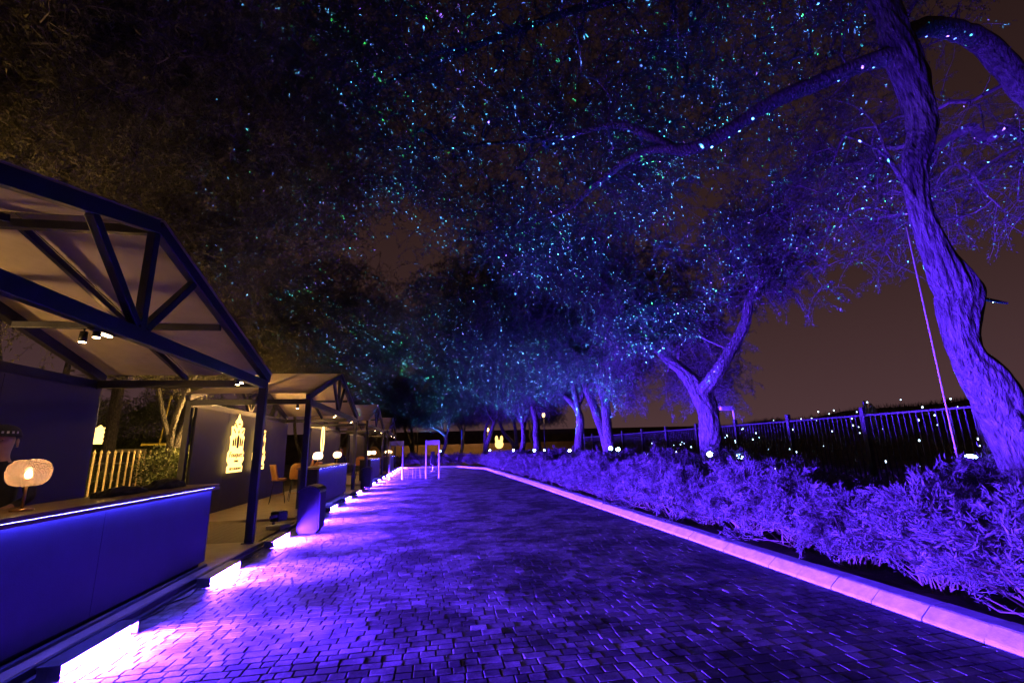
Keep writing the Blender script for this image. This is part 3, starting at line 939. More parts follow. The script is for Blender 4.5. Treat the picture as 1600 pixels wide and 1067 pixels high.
def grow(limbs, blobs, seed, twigs=5, leaves=36, leaf=(0.045, 0.014), tlen=0.75, droop=0.55, sides=18, fine=0.07, rough=0.11):
    """limbs: list of (points, radii). Returns meshes for trunk and twigs and crown (numpy)."""
    r_ = np.random.default_rng(seed)
    TV, TF, off = [], [], 0
    nodes, par, brad = [], [], []
    for i, (P, R) in enumerate(limbs):
        Pp, Rr = catmull(P, R, fine if max(R) > 0.12 else 0.12)
        k = sides if max(R) > 0.15 else 10
        V, F = bark_tube(Pp, Rr, k, seed * 31 + i, rough if max(R) > 0.08 else 0.05)
        TV.append(V); TF.append(F + off); off += len(V)
        if i == 0:
            sel = np.arange(int(len(Pp) * 0.55), len(Pp), 3)
        else:
            sel = np.arange(int(len(Pp) * 0.25), len(Pp), 3)
        for s in sel:
            nodes.append(Pp[s]); par.append(-1); brad.append(Rr[s])
    C = sample_blobs(blobs, r_)
    nodes = [np.array(x) for x in nodes]
    arr = np.zeros((len(nodes) + len(C) * 4, 3)); arr[:len(nodes)] = nodes
    cnt = len(nodes)
    parent = list(par)
    load = [0] * cnt
    d0 = np.array([np.min(np.linalg.norm(arr[:cnt] - c, axis=1)) for c in C])
    cl_nodes = []
    for ci in np.argsort(d0):
        c = C[ci]
        D = np.linalg.norm(arr[:cnt] - c, axis=1)
        j = int(np.argmin(D))
        p = arr[j]
        d = D[j]
        mids = 3
        off_ = r_.normal(size=3) * 0.10 * d + np.array([0, 0, 0.10 * d])
        last = j
        for q in range(1, mids + 1):
            t = q / mids
            pt = p + (c - p) * t + off_ * (4 * t * (1 - t)) + (r_.normal(size=3) * 0.03 * d if q < mids else 0)
            arr[cnt] = pt
            parent.append(last); load.append(0)
            last = cnt
            cnt += 1
        cl_nodes.append(last)
    load = np.zeros(cnt)
    for x in cl_nodes:
        load[x] += 1
    for i in range(cnt - 1, -1, -1):
        if parent[i] >= 0:
            load[parent[i]] += load[i]
    ids = np.array([i for i in range(cnt) if parent[i] >= 0])
    pa = np.array([parent[i] for i in ids])
    rad = 0.0065 * np.maximum(1, load) ** 0.46
    A, B = arr[pa], arr[ids]
    rB = rad[ids]
    rA = np.minimum(np.maximum(rad[pa], rB), rB * 1.5)
    BV, BF = prisms(A, B, rA, rB, 4)
    # twigs with drooping tips
    ctr = arr[np.array(cl_nodes)]
    n_ = len(ctr) * twigs
    P0 = np.repeat(ctr, twigs, axis=0) + r_.normal(size=(n_, 3)) * 0.06
    d = r_.normal(size=(n_, 3)); d[:, 2] *= 0.6; d /= np.linalg.norm(d, axis=1)[:, None]
    Lt = tlen * r_.uniform(0.5, 1.3, n_)
    seg = 3
    pts = [P0]
    cur = d.copy()
    for k in range(seg):
        cur = cur + np.array([0, 0, -droop * 0.5]) + r_.normal(size=(n_, 3)) * 0.18
        cur /= np.linalg.norm(cur, axis=1)[:, None]
        pts.append(pts[-1] + cur * (Lt / seg)[:, None])
    tV, tF, o2 = [], [], 0
    for k in range(seg):
        V, F = prisms(pts[k], pts[k + 1], np.full(n_, 0.0055 - 0.0014 * k), np.full(n_, 0.0041 - 0.0014 * k), 3)
        tV.append(V); tF.append(F + o2); o2 += len(V)
    # leaves
    pts = np.stack(pts, 1)
    m_ = n_ * leaves
    ti = np.repeat(np.arange(n_), leaves)
    s = r_.random(m_) ** 0.8 * (seg - 1e-3)
    k = s.astype(int); f = (s - k)[:, None]
    pos = pts[ti, k] * (1 - f) + pts[ti, k + 1] * f
    ax = pts[ti, k + 1] - pts[ti, k]
    ax /= np.linalg.norm(ax, axis=1)[:, None] + 1e-9
    rd = r_.normal(size=(m_, 3))
    pos = pos + rd * 0.028
    dr = ax * 0.5 + r_.normal(size=(m_, 3)) * 0.75 + np.array([0, 0, -0.25])
    Ls = leaf[0] * r_.uniform(0.6, 1.5, m_)
    Ws = leaf[1] * r_.uniform(0.7, 1.3, m_)
    LV, LF = leaf_tris(pos, dr, Ls, Ws, r_)
    V1 = np.concatenate(TV); F1 = np.concatenate(TF)
    V2 = np.concatenate([BV] + tV)
    F2 = np.concatenate([BF] + [f_ + len(BV) for f_ in tF])
    # merge the offsets of twig segments properly
    return (V1, F1), (V2, F2), (LV, LF)

def tree_meshes(name, *a, leafmat=None, **k):
    t, b, c = grow(*a, **k)
    m1 = np_mesh('trunk', *t, smooth=True); m1.materials.append(M_BARK)
    m2 = np_mesh('branches', *b); m2.materials.append(M_TWIG)
    m3 = np_mesh('crown', *c); m3.materials.append(leafmat or M_LEAF)
    return m1, m2, m3

def place_tree(ms, label, loc=(0, 0, 0), rz=0.0, scale=1.0, group='trees arching over the lane', name='mesquite_tree'):
    t = thing(name, label, 'tree', loc, rz, group)
    t.scale = (scale,) * 3 if not isinstance(scale, tuple) else scale
    for nm, me in zip(('trunk', 'branches', 'crown'), ms):
        obj(nm, me, None, t)
    return t

# big near tree on the right; points in world metres measured from its base
B1 = np.array([6.42, 4.3, 0.0])
def rel(L, base_):
    return [tuple(np.array(p) - base_) for p in L]
trunk1 = [(6.78, 4.3, -0.1), (6.74, 4.3, 0.6), (6.70, 4.3, 1.15), (6.66, 4.3, 1.45), (6.49, 4.3, 1.86), (6.32, 4.3, 2.24), (6.17, 4.3, 2.48), (6.15, 4.3, 2.73), (6.21, 4.3, 3.01), (6.27, 4.3, 3.26), (6.16, 4.3, 3.52),
          (6.08, 4.3, 3.8), (6.01, 4.3, 4.35), (6.09, 4.3, 4.95), (6.37, 4.3, 5.6), (6.39, 4.3, 6.26), (6.30, 4.3, 6.93), (6.33, 4.35, 7.66), (6.2, 4.6, 8.8), (5.7, 4.9, 9.8)]
rad1 = [0.40, 0.30, 0.25, 0.25, 0.22, 0.20, 0.152, 0.152, 0.19, 0.205, 0.165, 0.13, 0.112, 0.122, 0.15, 0.18, 0.18, 0.165, 0.12, 0.08]
limbs1 = [
    (rel(trunk1, B1), rad1),
    (rel([(6.32, 4.32, 6.66), (6.1, 4.4, 6.72), (5.59, 4.8, 6.67), (4.93, 5.2, 6.50), (4.43, 5.6, 6.25), (3.95, 6.0, 6.20), (3.70, 6.4, 6.72), (3.2, 6.8, 7.22), (2.33, 7.5, 7.39), (1.07, 8.4, 7.78), (-0.4, 9.2, 8.0)], B1),
     [0.13, 0.12, 0.108, 0.106, 0.098, 0.09, 0.074, 0.06, 0.048, 0.03, 0.018]),
    (rel([(4.05, 5.95, 6.22), (3.54, 6.6, 6.53), (3.15, 7.8, 6.61), (2.84, 9.0, 6.68), (1.95, 10.5, 7.05), (1.0, 11.6, 7.2)], B1), [0.075, 0.07, 0.058, 0.045, 0.035, 0.02]),
    (rel([(6.33, 4.35, 6.9), (6.9, 4.4, 7.35), (7.43, 4.4, 7.44), (8.07, 4.4, 7.25), (8.55, 4.4, 6.5), (9.0, 4.5, 6.1), (9.8, 4.9, 6.3)], B1), [0.13, 0.13, 0.135, 0.14, 0.15, 0.10, 0.06]),
    (rel([(6.3, 4.5, 8.3), (5.2, 5.4, 9.2), (4.2, 6.0, 9.6), (3.28, 6.5, 9.68), (2.37, 6.8, 9.54), (0.98, 7.4, 9.32), (-0.39, 8.2, 9.22), (-1.64, 9.0, 9.14), (-2.92, 10.0, 8.98), (-4.2, 10.6, 9.0)], B1),
     [0.10, 0.095, 0.09, 0.08, 0.072, 0.06, 0.048, 0.038, 0.028, 0.018]),
    (rel([(5.0, 5.2, 9.25), (3.6, 4.6, 9.7), (2.2, 4.5, 10.0), (0.6, 4.9, 9.9), (-1.2, 5.4, 9.7), (-2.8, 5.8, 9.6)], B1), [0.06, 0.06, 0.05, 0.045, 0.03, 0.02]),
    (rel([(1.2, 7.3, 9.34), (0.2, 7.3, 8.9), (-0.9, 7.6, 8.7), (-2.3, 8.2, 8.3)], B1), [0.04, 0.035, 0.028, 0.016]),
    # bare dead spray low on the trunk
    (rel([(6.02, 4.28, 4.25), (5.75, 4.25, 4.75), (5.55, 4.2, 5.0), (5.3, 4.2, 5.15), (4.95, 4.2, 5.25)], B1), [0.035, 0.027, 0.02, 0.014, 0.006]),
    (rel([(5.75, 4.25, 4.75), (5.68, 4.3, 5.2), (5.62, 4.3, 5.55), (5.35, 4.3, 5.8), (5.0, 4.35, 5.9)], B1), [0.022, 0.018, 0.013, 0.009, 0.004]),
    (rel([(5.6, 4.25, 4.95), (5.35, 4.1, 4.8), (5.2, 4.1, 4.55), (5.15, 4.1, 4.3)], B1), [0.012, 0.01, 0.007, 0.003]),
    # broken stubs
    (rel([(6.40, 4.28, 3.22), (6.80, 4.2, 3.12)], B1), [0.03, 0.014]),

    (rel([(6.42, 4.15, 1.92), (6.28, 4.05, 1.62)], B1), [0.028, 0.022]),
]
S = lambda c: tuple(np.array(c) - B1)
blobs1 = [(S((2.6, 8.2, 8.7)), (3.6, 3.0, 1.5), 300), (S((-1.2, 9.0, 9.2)), (3.0, 2.6, 1.2), 200), (S((3.2, 4.6, 10.2)), (4.2, 2.6, 1.2), 200),
          (S((9.3, 6.6, 6.4)), (1.8, 2.4, 1.5), 170), (S((4.4, 8.2, 7.2)), (1.3, 1.4, 1.5), 140), (S((-2.0, 5.6, 9.9)), (2.4, 1.8, 1.0), 120), (S((7.6, 5.6, 9.0)), (2.2, 2.2, 1.3), 120),
          (S((2.3, 10.6, 7.0)), (1.5, 1.6, 1.1), 130), (S((0.5, 11.5, 8.6)), (2.6, 2.4, 1.4), 200), (S((-3.6, 11.8, 8.8)), (2.6, 2.4, 1.3), 170), (S((8.6, 8.0, 7.8)), (2.0, 2.0, 1.4), 150), (S((4.6, 6.2, 9.6)), (2.8, 2.2, 1.1), 150), (S((6.6, 8.4, 9.2)), (2.4, 2.2, 1.1), 130), (S((3.4, 9.6, 9.8)), (2.4, 2.2, 1.0), 120)]
ms1 = tree_meshes('near', limbs1, blobs1, 21, twigs=5, leaves=41, leaf=(0.052, 0.014), tlen=0.8, droop=0.5, sides=72, fine=0.035, rough=0.20)
place_tree(ms1, 'nearest twisted trunk at the right edge with a long limb reaching over the lane', tuple(B1))

B2 = np.array([7.25, 11.3, 0.0])
limbs2 = [
    (rel([(7.28, 11.35, -0.1), (7.25, 11.3, 0.8), (7.22, 11.3, 1.5), (7.2, 11.2, 2.3), (7.18, 11.35, 2.8), (7.1, 11.55, 3.15), (7.0, 12.0, 3.65), (6.85, 12.5, 4.1), (6.6, 13.4, 5.0), (6.4, 14.3, 5.8), (6.0, 15.2, 6.7), (5.4, 16.0, 7.6)], B2),
     [0.36, 0.29, 0.26, 0.25, 0.25, 0.21, 0.16, 0.14, 0.11, 0.09, 0.07, 0.04]),
    (rel([(7.15, 11.35, 2.85), (7.35, 10.9, 3.3), (7.6, 10.7, 3.75), (8.0, 10.4, 4.5), (8.15, 10.2, 5.2), (8.5, 9.9, 5.75), (9.0, 9.7, 6.2), (9.5, 9.4, 6.9)], B2), [0.19, 0.16, 0.14, 0.115, 0.10, 0.085, 0.06, 0.03]),
    (rel([(6.7, 13.0, 4.6), (5.8, 12.8, 5.8), (4.8, 12.6, 6.8), (3.7, 12.4, 7.6)], B2), [0.09, 0.08, 0.06, 0.03]),
]
S = lambda c: tuple(np.array(c) - B2)
blobs2 = [(S((6.6, 13.6, 6.6)), (2.3, 2.3, 2.1), 320), (S((4.1, 13.0, 7.6)), (2.5, 2.3, 1.7), 230), (S((9.4, 14.6, 4.2)), (1.5, 1.6, 1.7), 190),
          (S((5.6, 12.4, 5.0)), (1.1, 1.1, 1.1), 70), (S((8.7, 10.2, 7.4)), (1.6, 1.6, 1.2), 120), (S((6.8, 15.8, 3.9)), (1.2, 1.2, 1.1), 80), (S((8.7, 10.4, 6.0)), (1.3, 1.4, 0.9), 110), (S((7.6, 12.2, 5.2)), (1.2, 1.2, 1.0), 90)]
ms2 = tree_meshes('second', limbs2, blobs2, 22, twigs=5, leaves=38, leaf=(0.075, 0.021), tlen=0.8, droop=0.6, sides=56, fine=0.05, rough=0.20)
place_tree(ms2, 'stout forked tree standing clear in front of the fence', tuple(B2))

# generic arching trees for the rest of the row (two shapes, shared by the copies)
limbsA = [([(0, 0, -0.1), (-0.02, 0.1, 0.8), (-0.05, 0.6, 1.9), (-0.05, 1.5, 3.0), (-0.3, 1.9, 4.2), (-0.6, 2.0, 5.4), (-1.3, 2.2, 6.8)], [0.34, 0.28, 0.22, 0.19, 0.16, 0.12, 0.06]),
          ([(-0.02, 0.2, 1.2), (-0.1, 0.2, 2.2), (-0.1, 0.3, 3.4), (-0.5, 0.5, 4.8), (-1.4, 0.3, 6.2), (-2.8, -0.2, 7.2)], [0.2, 0.19, 0.17, 0.14, 0.10, 0.05]),
          ([(-0.3, 1.9, 4.2), (0.6, 2.3, 5.2), (1.4, 2.6, 6.4)], [0.1, 0.08, 0.04])]
blobsA = [((-1.6, 0.6, 7.2), (3.4, 3.2, 1.7), 330), ((-3.4, 0.2, 6.4), (2.2, 2.4, 1.6), 200), ((0.8, 0.8, 6.2), (2.4, 2.6, 1.7), 190), ((-1.0, 0.6, 5.1), (2.2, 2.2, 0.9), 150), ((-6.2, 0.3, 7.2), (2.6, 2.8, 1.5), 220), ((-3.4, 0.3, 9.3), (3.8, 3.0, 1.3), 240)]
msA = tree_meshes('rowA', limbsA, blobsA, 31, twigs=5, leaves=28, leaf=(0.105, 0.028), tlen=0.9, droop=0.7, sides=16, fine=0.1)
limbsB = [([(0, 0, -0.1), (0.05, -0.2, 0.8), (0.0, -0.8, 1.9), (0.05, -1.0, 2.9), (-0.1, -0.3, 3.7), (-0.4, 1.2, 4.4), (-1.0, 2.6, 5.2)], [0.27, 0.22, 0.19, 0.17, 0.15, 0.11, 0.06]),
          ([(0.05, -0.9, 2.6), (-0.2, -1.2, 4.0), (-0.8, -1.4, 5.4), (-2.0, -1.2, 6.8)], [0.14, 0.13, 0.1, 0.05]),
          ([(0.0, -0.7, 3.3), (0.7, -0.6, 4.6), (1.2, 0.0, 6.0)], [0.1, 0.08, 0.04])]
blobsB = [((-1.2, 0.2, 7.0), (3.2, 3.0, 1.7), 310), ((-3.2, -0.4, 6.6), (2.2, 2.4, 1.5), 200), ((0.9, 0.0, 5.9), (2.2, 2.6, 1.6), 180), ((-1.2, 0.8, 4.9), (2.0, 2.2, 0.8), 150), ((-6.0, -0.2, 7.0), (2.6, 2.8, 1.5), 220), ((-3.4, 0.0, 9.4), (3.8, 3.0, 1.3), 240)]
msB = tree_meshes('rowB', limbsB, blobsB, 32, twigs=5, leaves=28, leaf=(0.105, 0.028), tlen=0.9, droop=0.7, sides=16, fine=0.1)
place_tree(msA, 'third tree of the right row, its trunk splitting in a narrow V', (7.0, 17.5, 0))
place_tree(msB, 'slim tree with a strongly bent trunk behind the hedge', (7.0, 22.5, 0))
place_tree(msA, 'tree forking low behind the hedge, fifth of the right row', (7.0, 30.6, 0), math.radians(-14), 1.05)
place_tree(msB, 'thin twin-stemmed tree beyond the fifth of the right row', (7.0, 36.8, 0), math.radians(150), 1.0)
place_tree(msA, 'small upright tree left of the glowing figure at the far end', (5.2, 47.0, 0), math.radians(200), 0.95)
place_tree(msB, 'slanting tree straight ahead behind the far low hedge', (0.6, 46.6, 0), math.radians(95), 0.9)
place_tree(msA, 'dark tree at the far left end behind the last pavilion', (-4.6, 51.0, 0), math.radians(120), 0.9)

GF = 'dark trees beyond the far hedge'
for i_, (x_, y_, r_z, s_c) in enumerate(((-1.8, 53.5, 30, 0.95), (3.4, 55.0, 160, 1.0), (9.6, 51.5, 75, 1.05), (13.5, 58.0, 250, 1.1), (-7.5, 56.0, 310, 1.0))):
    place_tree((msA, msB)[i_ % 2], 'dark tree beyond the far hedge, %s from the left' % ('second', 'third', 'fourth', 'fifth', 'first')[i_], (x_, y_, 0), math.radians(r_z), s_c, GF)

# trees behind the pavilions: several stems from the ground
limbsC = [([(0, 0, -0.1), (0.05, 0.0, 0.9), (0.1, 0.15, 1.8), (0.35, 0.5, 3.0), (0.9, 0.9, 4.4), (1.8, 1.2, 5.8), (3.0, 1.4, 6.9)], [0.2, 0.15, 0.12, 0.10, 0.085, 0.06, 0.03]),
          ([(0.05, 0.05, 1.2), (0.0, -0.4, 2.2), (0.2, -0.9, 3.4), (0.8, -1.5, 5.0), (1.6, -2.0, 6.4)], [0.11, 0.10, 0.085, 0.06, 0.03]),
          ([(0.1, 0.15, 1.8), (-0.3, 0.5, 2.8), (-0.7, 0.8, 4.2), (-1.0, 1.0, 5.8)], [0.09, 0.08, 0.06, 0.03])]
blobsC = [((1.8, 0.2, 6.9), (3.2, 3.4, 1.8), 330), ((4.2, 0.4, 7.3), (2.2, 2.6, 1.3), 190), ((0.0, -0.4, 5.4), (2.4, 3.0, 1.4), 210), ((3.0, 0.2, 5.5), (1.8, 2.2, 0.8), 120), ((6.4, 0.0, 7.6), (2.0, 2.6, 1.1), 170), ((4.0, 0.0, 9.2), (3.4, 3.0, 1.2), 230)]
msC = tree_meshes('left', limbsC, blobsC, 33, twigs=5, leaves=36, leaf=(0.080, 0.021), tlen=0.85, droop=0.6, sides=14, fine=0.1, leafmat=M_LEAFW)
GL = 'trees behind the pavilions'
place_tree(msC, 'leafy tree whose brown crown fills the upper left corner', (-8.6, 5.2, 0), math.radians(0), 1.08, GL)
place_tree(msC, 'multi-stemmed tree seen through the gap beside the first pavilion', (-8.6, 17.6, 0), math.radians(20), 0.95, GL)
place_tree(msC, 'tree rising behind the second pavilion roof', (-8.2, 11.4, 0), math.radians(-25), 1.0, GL)
place_tree(msC, 'tree standing in the gap between the second and third pavilions', (-7.3, 22.6, 0), math.radians(40), 1.0, GL)
place_tree(msC, 'tree over the third pavilion roof', (-8.0, 31.5, 0), math.radians(-30), 1.0, GL)
place_tree(msC, 'tree above the last pavilion roof', (-7.6, 41.0, 0), math.radians(60), 1.0, GL)

# ------------------------------------------------------------------ shrubs of the hedge
def shrub_mesh(seed, shoots=170, leaves=72, h=1.05, w=0.78, L=0.074, W=0.0155):
    r_ = np.random.default_rng(seed)
    ang = r_.uniform(0, 2 * np.pi, shoots)
    rb = 0.22 * np.sqrt(r_.random(shoots))
    P0 = np.stack([rb * np.cos(ang), rb * np.sin(ang), r_.uniform(0.02, 0.35, shoots)], 1)
    el = r_.random(shoots)
    a2 = ang + r_.normal(0, 0.5, shoots)
    rr = w * np.sqrt(r_.random(shoots)) * (1 + 0.18 * np.sin(3 * a2 + seed))
    zz = h * np.sqrt(np.clip(1 - (rr / (w * 1.25)) ** 2, 0.02, 1)) * r_.uniform(0.30, 1.0, shoots) ** 0.6 + r_.normal(0, 0.07, shoots)
    P1 = np.stack([rr * np.cos(a2), rr * np.sin(a2), np.clip(zz, 0.07, 1.35)], 1)
    seg = 4
    pts = []
    bend = r_.normal(size=(shoots, 3)) * 0.10 + np.array([0, 0, 0.10])
    for k in range(seg + 1):
        t = k / seg
        pts.append(P0 + (P1 - P0) * t + bend * (4 * t * (1 - t)))
    pts = np.stack(pts, 1)
    sV, sF, o2 = [], [], 0
    for k in range(seg):
        V, F = prisms(pts[:, k], pts[:, k + 1], np.full(shoots, 0.007 - 0.0013 * k), np.full(shoots, 0.0057 - 0.0013 * k), 3)
        sV.append(V); sF.append(F + o2); o2 += len(V)
    m_ = shoots * leaves
    ti = np.repeat(np.arange(shoots), leaves)
    s = (0.25 + 0.75 * r_.random(m_) ** 0.6) * (seg - 1e-3)
    k = s.astype(int); f = (s - k)[:, None]
    pos = pts[ti, k] * (1 - f) + pts[ti, k + 1] * f + r_.normal(size=(m_, 3)) * 0.022
    ax = pts[ti, k + 1] - pts[ti, k]; ax /= np.linalg.norm(ax, axis=1)[:, None] + 1e-9
    D = ax * 0.75 + r_.normal(size=(m_, 3)) * 0.55 + np.array([0, 0, 0.10])
    D /= np.linalg.norm(D, axis=1)[:, None]
    Ls = L * r_.uniform(0.4, 1.45, m_); Ws = W * r_.uniform(0.6, 1.35, m_)
    sd = np.cross(D, r_.normal(size=(m_, 3))); sd /= np.linalg.norm(sd, axis=1)[:, None] + 1e-9
    nn = np.cross(D, sd)
    V = np.zeros((m_, 4, 3))
    V[:, 0] = pos
    V[:, 1] = pos + D * (Ls * 0.45)[:, None] + sd * (Ws / 2)[:, None] + nn * (Ws * 0.15)[:, None]
    V[:, 2] = pos + D * Ls[:, None] - nn * (Ls * 0.10)[:, None]
    V[:, 3] = pos + D * (Ls * 0.45)[:, None] - sd * (Ws / 2)[:, None] + nn * (Ws * 0.15)[:, None]
    base_ = (np.arange(m_) * 4)[:, None]
    LF = np.concatenate([base_ + np.array([[0, 1, 2]]), base_ + np.array([[0, 2, 3]])])
    ms = np_mesh('stems', np.concatenate(sV), np.concatenate(sF)); ms.materials.append(M_STEM)
    ml = np_mesh('foliage', V.reshape(-1, 3), LF); ml.materials.append(M_SHRUB)
    return ms, ml
SHR = [shrub_mesh(s) for s in (51, 52, 53, 54)]
def place_shrub(x, y, i, sc_, label, group):
    t = thing('hedge_shrub', label, 'shrub', (x, y, 0.05), rnd.uniform(0, 6.28), group)
    s = sc_ * rnd.uniform(0.92, 1.1)
    t.scale = (s, s, s * rnd.uniform(0.92, 1.08))
    obj('stems', SHR[i % 4][0], None, t)
    obj('foliage', SHR[i % 4][1], None, t)
y = 2.2
i = 0
LBF = 'silvery narrow-leaved shrub in the front row of the hedge by the kerb'
LBB = 'silvery narrow-leaved shrub in the rear row of the hedge'
while y < 40.5:
    gap = 5.6 < y < 6.2
    xf = 5.10 - max(0, y - 20) * 0.010
    place_shrub(xf + rnd.uniform(-.1, .12) + (0.3 if gap else 0), y, i, (0.80 if gap else 1.04) * rnd.uniform(0.92, 1.1), LBF, 'front row of hedge shrubs')
    place_shrub(6.55 + rnd.uniform(-.15, .2), y + 0.6, i + 2, (1.22 if y > 6.5 else 1.0) * rnd.uniform(0.9, 1.08), LBB, 'rear row of hedge shrubs')
    i += 1
    y += 1.02 if y < 20 else 1.15
y = -2.9
i = 0
while y < 9.0:
    place_shrub(y, 45.3 + rnd.uniform(-.2, .2) + (0 if y < 3 else -2.2 * min(1, (y - 3) / 1.5)), i, 1.12, 'silvery shrub in the low hedge closing the far end of the lane', 'far hedge shrubs')
    i += 1
    y += 1.1

# ------------------------------------------------------------------ garden projectors that throw star points and blue light into the trees
def star_light(parent, c, aim, power, scale_=70.0, thr=0.15, fill=0.0035, seed=0, cone=105, fcol=(0.012, 0.07, 1.0)):
    d = bpy.data.lights.new('projector_light', 'SPOT')
    d.energy = power
    d.shadow_soft_size = 0.0
    d.spot_size = math.radians(cone)
    d.spot_blend = 0.35
    d.use_nodes = True
    n, l = d.node_tree.nodes, d.node_tree.links
    em = next(x for x in n if x.type == 'EMISSION')
    tc = n.new('ShaderNodeTexCoord')
    mp = n.new('ShaderNodeMapping')
    mp.inputs['Rotation'].default_value = (seed * 1.3, seed * 2.1, seed * 0.7)
    l.new(tc.outputs['Normal'], mp.inputs[0])
    vo = n.new('ShaderNodeTexVoronoi')
    vo.inputs['Scale'].default_value = scale_
    l.new(mp.outputs[0], vo.inputs['Vector'])
    mr = n.new('ShaderNodeMapRange')
    mr.inputs['From Min'].default_value = thr
    mr.inputs['From Max'].default_value = thr * 0.6
    l.new(vo.outputs['Distance'], mr.inputs['Value'])
    # density of the points varies across the beam
    no = n.new('ShaderNodeTexNoise'); no.inputs['Scale'].default_value = 3.0
    l.new(mp.outputs[0], no.inputs['Vector'])
    mr2 = n.new('ShaderNodeMapRange'); mr2.inputs['From Min'].default_value = 0.30; mr2.inputs['From Max'].default_value = 0.50
    l.new(no.outputs['Fac'], mr2.inputs['Value'])
    sepc = n.new('ShaderNodeSeparateColor')
    l.new(vo.outputs['Color'], sepc.inputs[0])
    rp = n.new('ShaderNodeValToRGB'); rp.color_ramp.interpolation = 'CONSTANT'
    cols = [(0.0, (0.05, 0.75, 0.25)), (0.08, (0.06, 0.52, 0.75)), (0.28, (0.09, 0.38, 1.0)), (0.68, (0.10, 0.22, 1.0)), (0.90, (0.25, 0.12, 1.0))]
    rp.color_ramp.elements[0].color = (*cols[0][1], 1)
    rp.color_ramp.elements[1].position = cols[1][0]; rp.color_ramp.elements[1].color = (*cols[1][1], 1)
    for p_, c_ in cols[2:]:
        e_ = rp.color_ramp.elements.new(p_); e_.color = (*c_, 1)
    l.new(sepc.outputs[0], rp.inputs[0])
    mul = n.new('ShaderNodeMath'); mul.operation = 'MULTIPLY'
    l.new(mr.outputs[0], mul.inputs[0]); l.new(mr2.outputs[0], mul.inputs[1])
    vm = n.new('ShaderNodeVectorMath'); vm.operation = 'SCALE'
    l.new(rp.outputs[0], vm.inputs[0]); l.new(mul.outputs[0], vm.inputs['Scale'])
    va = n.new('ShaderNodeVectorMath'); va.operation = 'ADD'
    va.inputs[1].default_value = tuple(x * fill for x in fcol)
    l.new(vm.outputs[0], va.inputs[0])
    l.new(va.outputs[0], em.inputs['Color'])
    em.inputs['Strength'].default_value = 1.0
    o = bpy.data.objects.new('projector_light', d)
    col.objects.link(o)
    o.location = c
    o.rotation_euler = Vector(aim).to_track_quat('-Z', 'Y').to_euler()
    o.parent = parent
    return o

STAR_P = 620000.0
def make_projector(loc, face, aim, label, power=STAR_P, seed=0, stem=True, fill=0.0035, lit=True, cone=105, scale_=70.0, thr=0.15):
    """short ground spike, yoke, round can with a bright lens; face = horizontal heading of the can"""
    t = thing('garden_projector', label, 'spotlight', (loc[0], loc[1], 0.05), 0, 'blue star projectors among the hedge')
    z = loc[2] - 0.05
    MB().tube([(0, 0, -0.06), (0, 0, z - 0.08)], 0.014, 8).build('spike', M_BLACKMETAL, t)
    f = Vector(face).normalized()
    q = f.to_track_quat('Z', 'Y').to_matrix()
    mb = MB().lathe([(0.04, -0.12), (0.075, -0.10), (0.082, 0.02), (0.078, 0.05), (0.072, 0.05), (0.072, 0.03)], 18)
    bmesh.ops.transform(mb.bm, matrix=Matrix.Translation((0, 0, z)) @ q.to_4x4(), verts=mb.bm.verts[:])
    mb.build('lamp_can', M_BLACKMETAL, t)
    mb = MB().lathe([(0.002, 0.030), (0.070, 0.030), (0.062, 0.042), (0.002, 0.054)], 18)
    bmesh.ops.transform(mb.bm, matrix=Matrix.Translation((0, 0, z)) @ q.to_4x4(), verts=mb.bm.verts[:])
    mb.build('lens', E_FLOOD, t)
    MB().tube([(-0.095, 0, z), (-0.095, 0, z - 0.10), (0.095, 0, z - 0.10), (0.095, 0, z)], 0.008, 6).build('yoke', M_BLACKMETAL, t)
    if lit:
        p = f * 0.07
        star_light(t, (p.x, p.y, z + p.z), aim, power, seed=seed, fill=fill, cone=cone, scale_=scale_, thr=thr)
    return t
UPV = lambda x, y, z: (x, y, z)
make_projector((6.62, 10.45, 1.30), (-0.55, -0.8, 0.35), (-0.32, 0.02, 1.0), 'brightest blue projector lamp at the foot of the stout forked tree', STAR_P * 1.4, 1, thr=0.145, cone=78, fill=0.003)
make_projector((7.3, 10.3, 1.22), (-0.45, -0.8, 0.45), (0.45, -0.75, 1.0), 'greenish projector lamp right of the stout forked trunk', STAR_P * 0.9, 2, fill=0.0022, cone=58, thr=0.17)
make_projector((6.55, 16.6, 1.45), (-0.5, -0.8, 0.3), (-0.42, -0.10, 1.0), 'projector lamp below the V-shaped trunk', STAR_P * 1.7, 3, cone=90, thr=0.13, fill=0.0014, scale_=54)
make_projector((6.95, 16.9, 1.40), (-0.3, -0.9, 0.3), (0.2, 0.35, 1.0), 'second lamp close beside the one below the V-shaped trunk', 0, 4, lit=False)
make_projector((6.5, 21.7, 1.35), (-0.4, -0.9, 0.3), (-0.5, 0.0, 1.0), 'projector lamp at the foot of the bent slim trunk', STAR_P * 1.7, 5, thr=0.135, fill=0.0010, scale_=50)
make_projector((6.4, 29.0, 1.35), (-0.3, -0.9, 0.3), (-0.75, -0.15, 1.0), 'left lamp of the pair by the low-forking tree', STAR_P * 2.0, 6, cone=90, thr=0.145, fill=0.0010, scale_=46)
make_projector((7.1, 29.2, 1.35), (-0.3, -0.9, 0.3), (0, 0, 1.0), 'right lamp of the pair by the low-forking tree', 0, 7, lit=False)
make_projector((6.3, 36.0, 1.35), (-0.2, -0.95, 0.3), (-0.5, 0.1, 1.0), 'distant projector lamp by the twin-stemmed tree', STAR_P * 2.0, 8, thr=0.145, fill=0.0010, scale_=44)
make_projector((5.6, 45.2, 1.35), (-0.2, -0.95, 0.3), (0, 0, 1), 'tiny lamp below the small upright tree at the far end', 0, 9, lit=False)
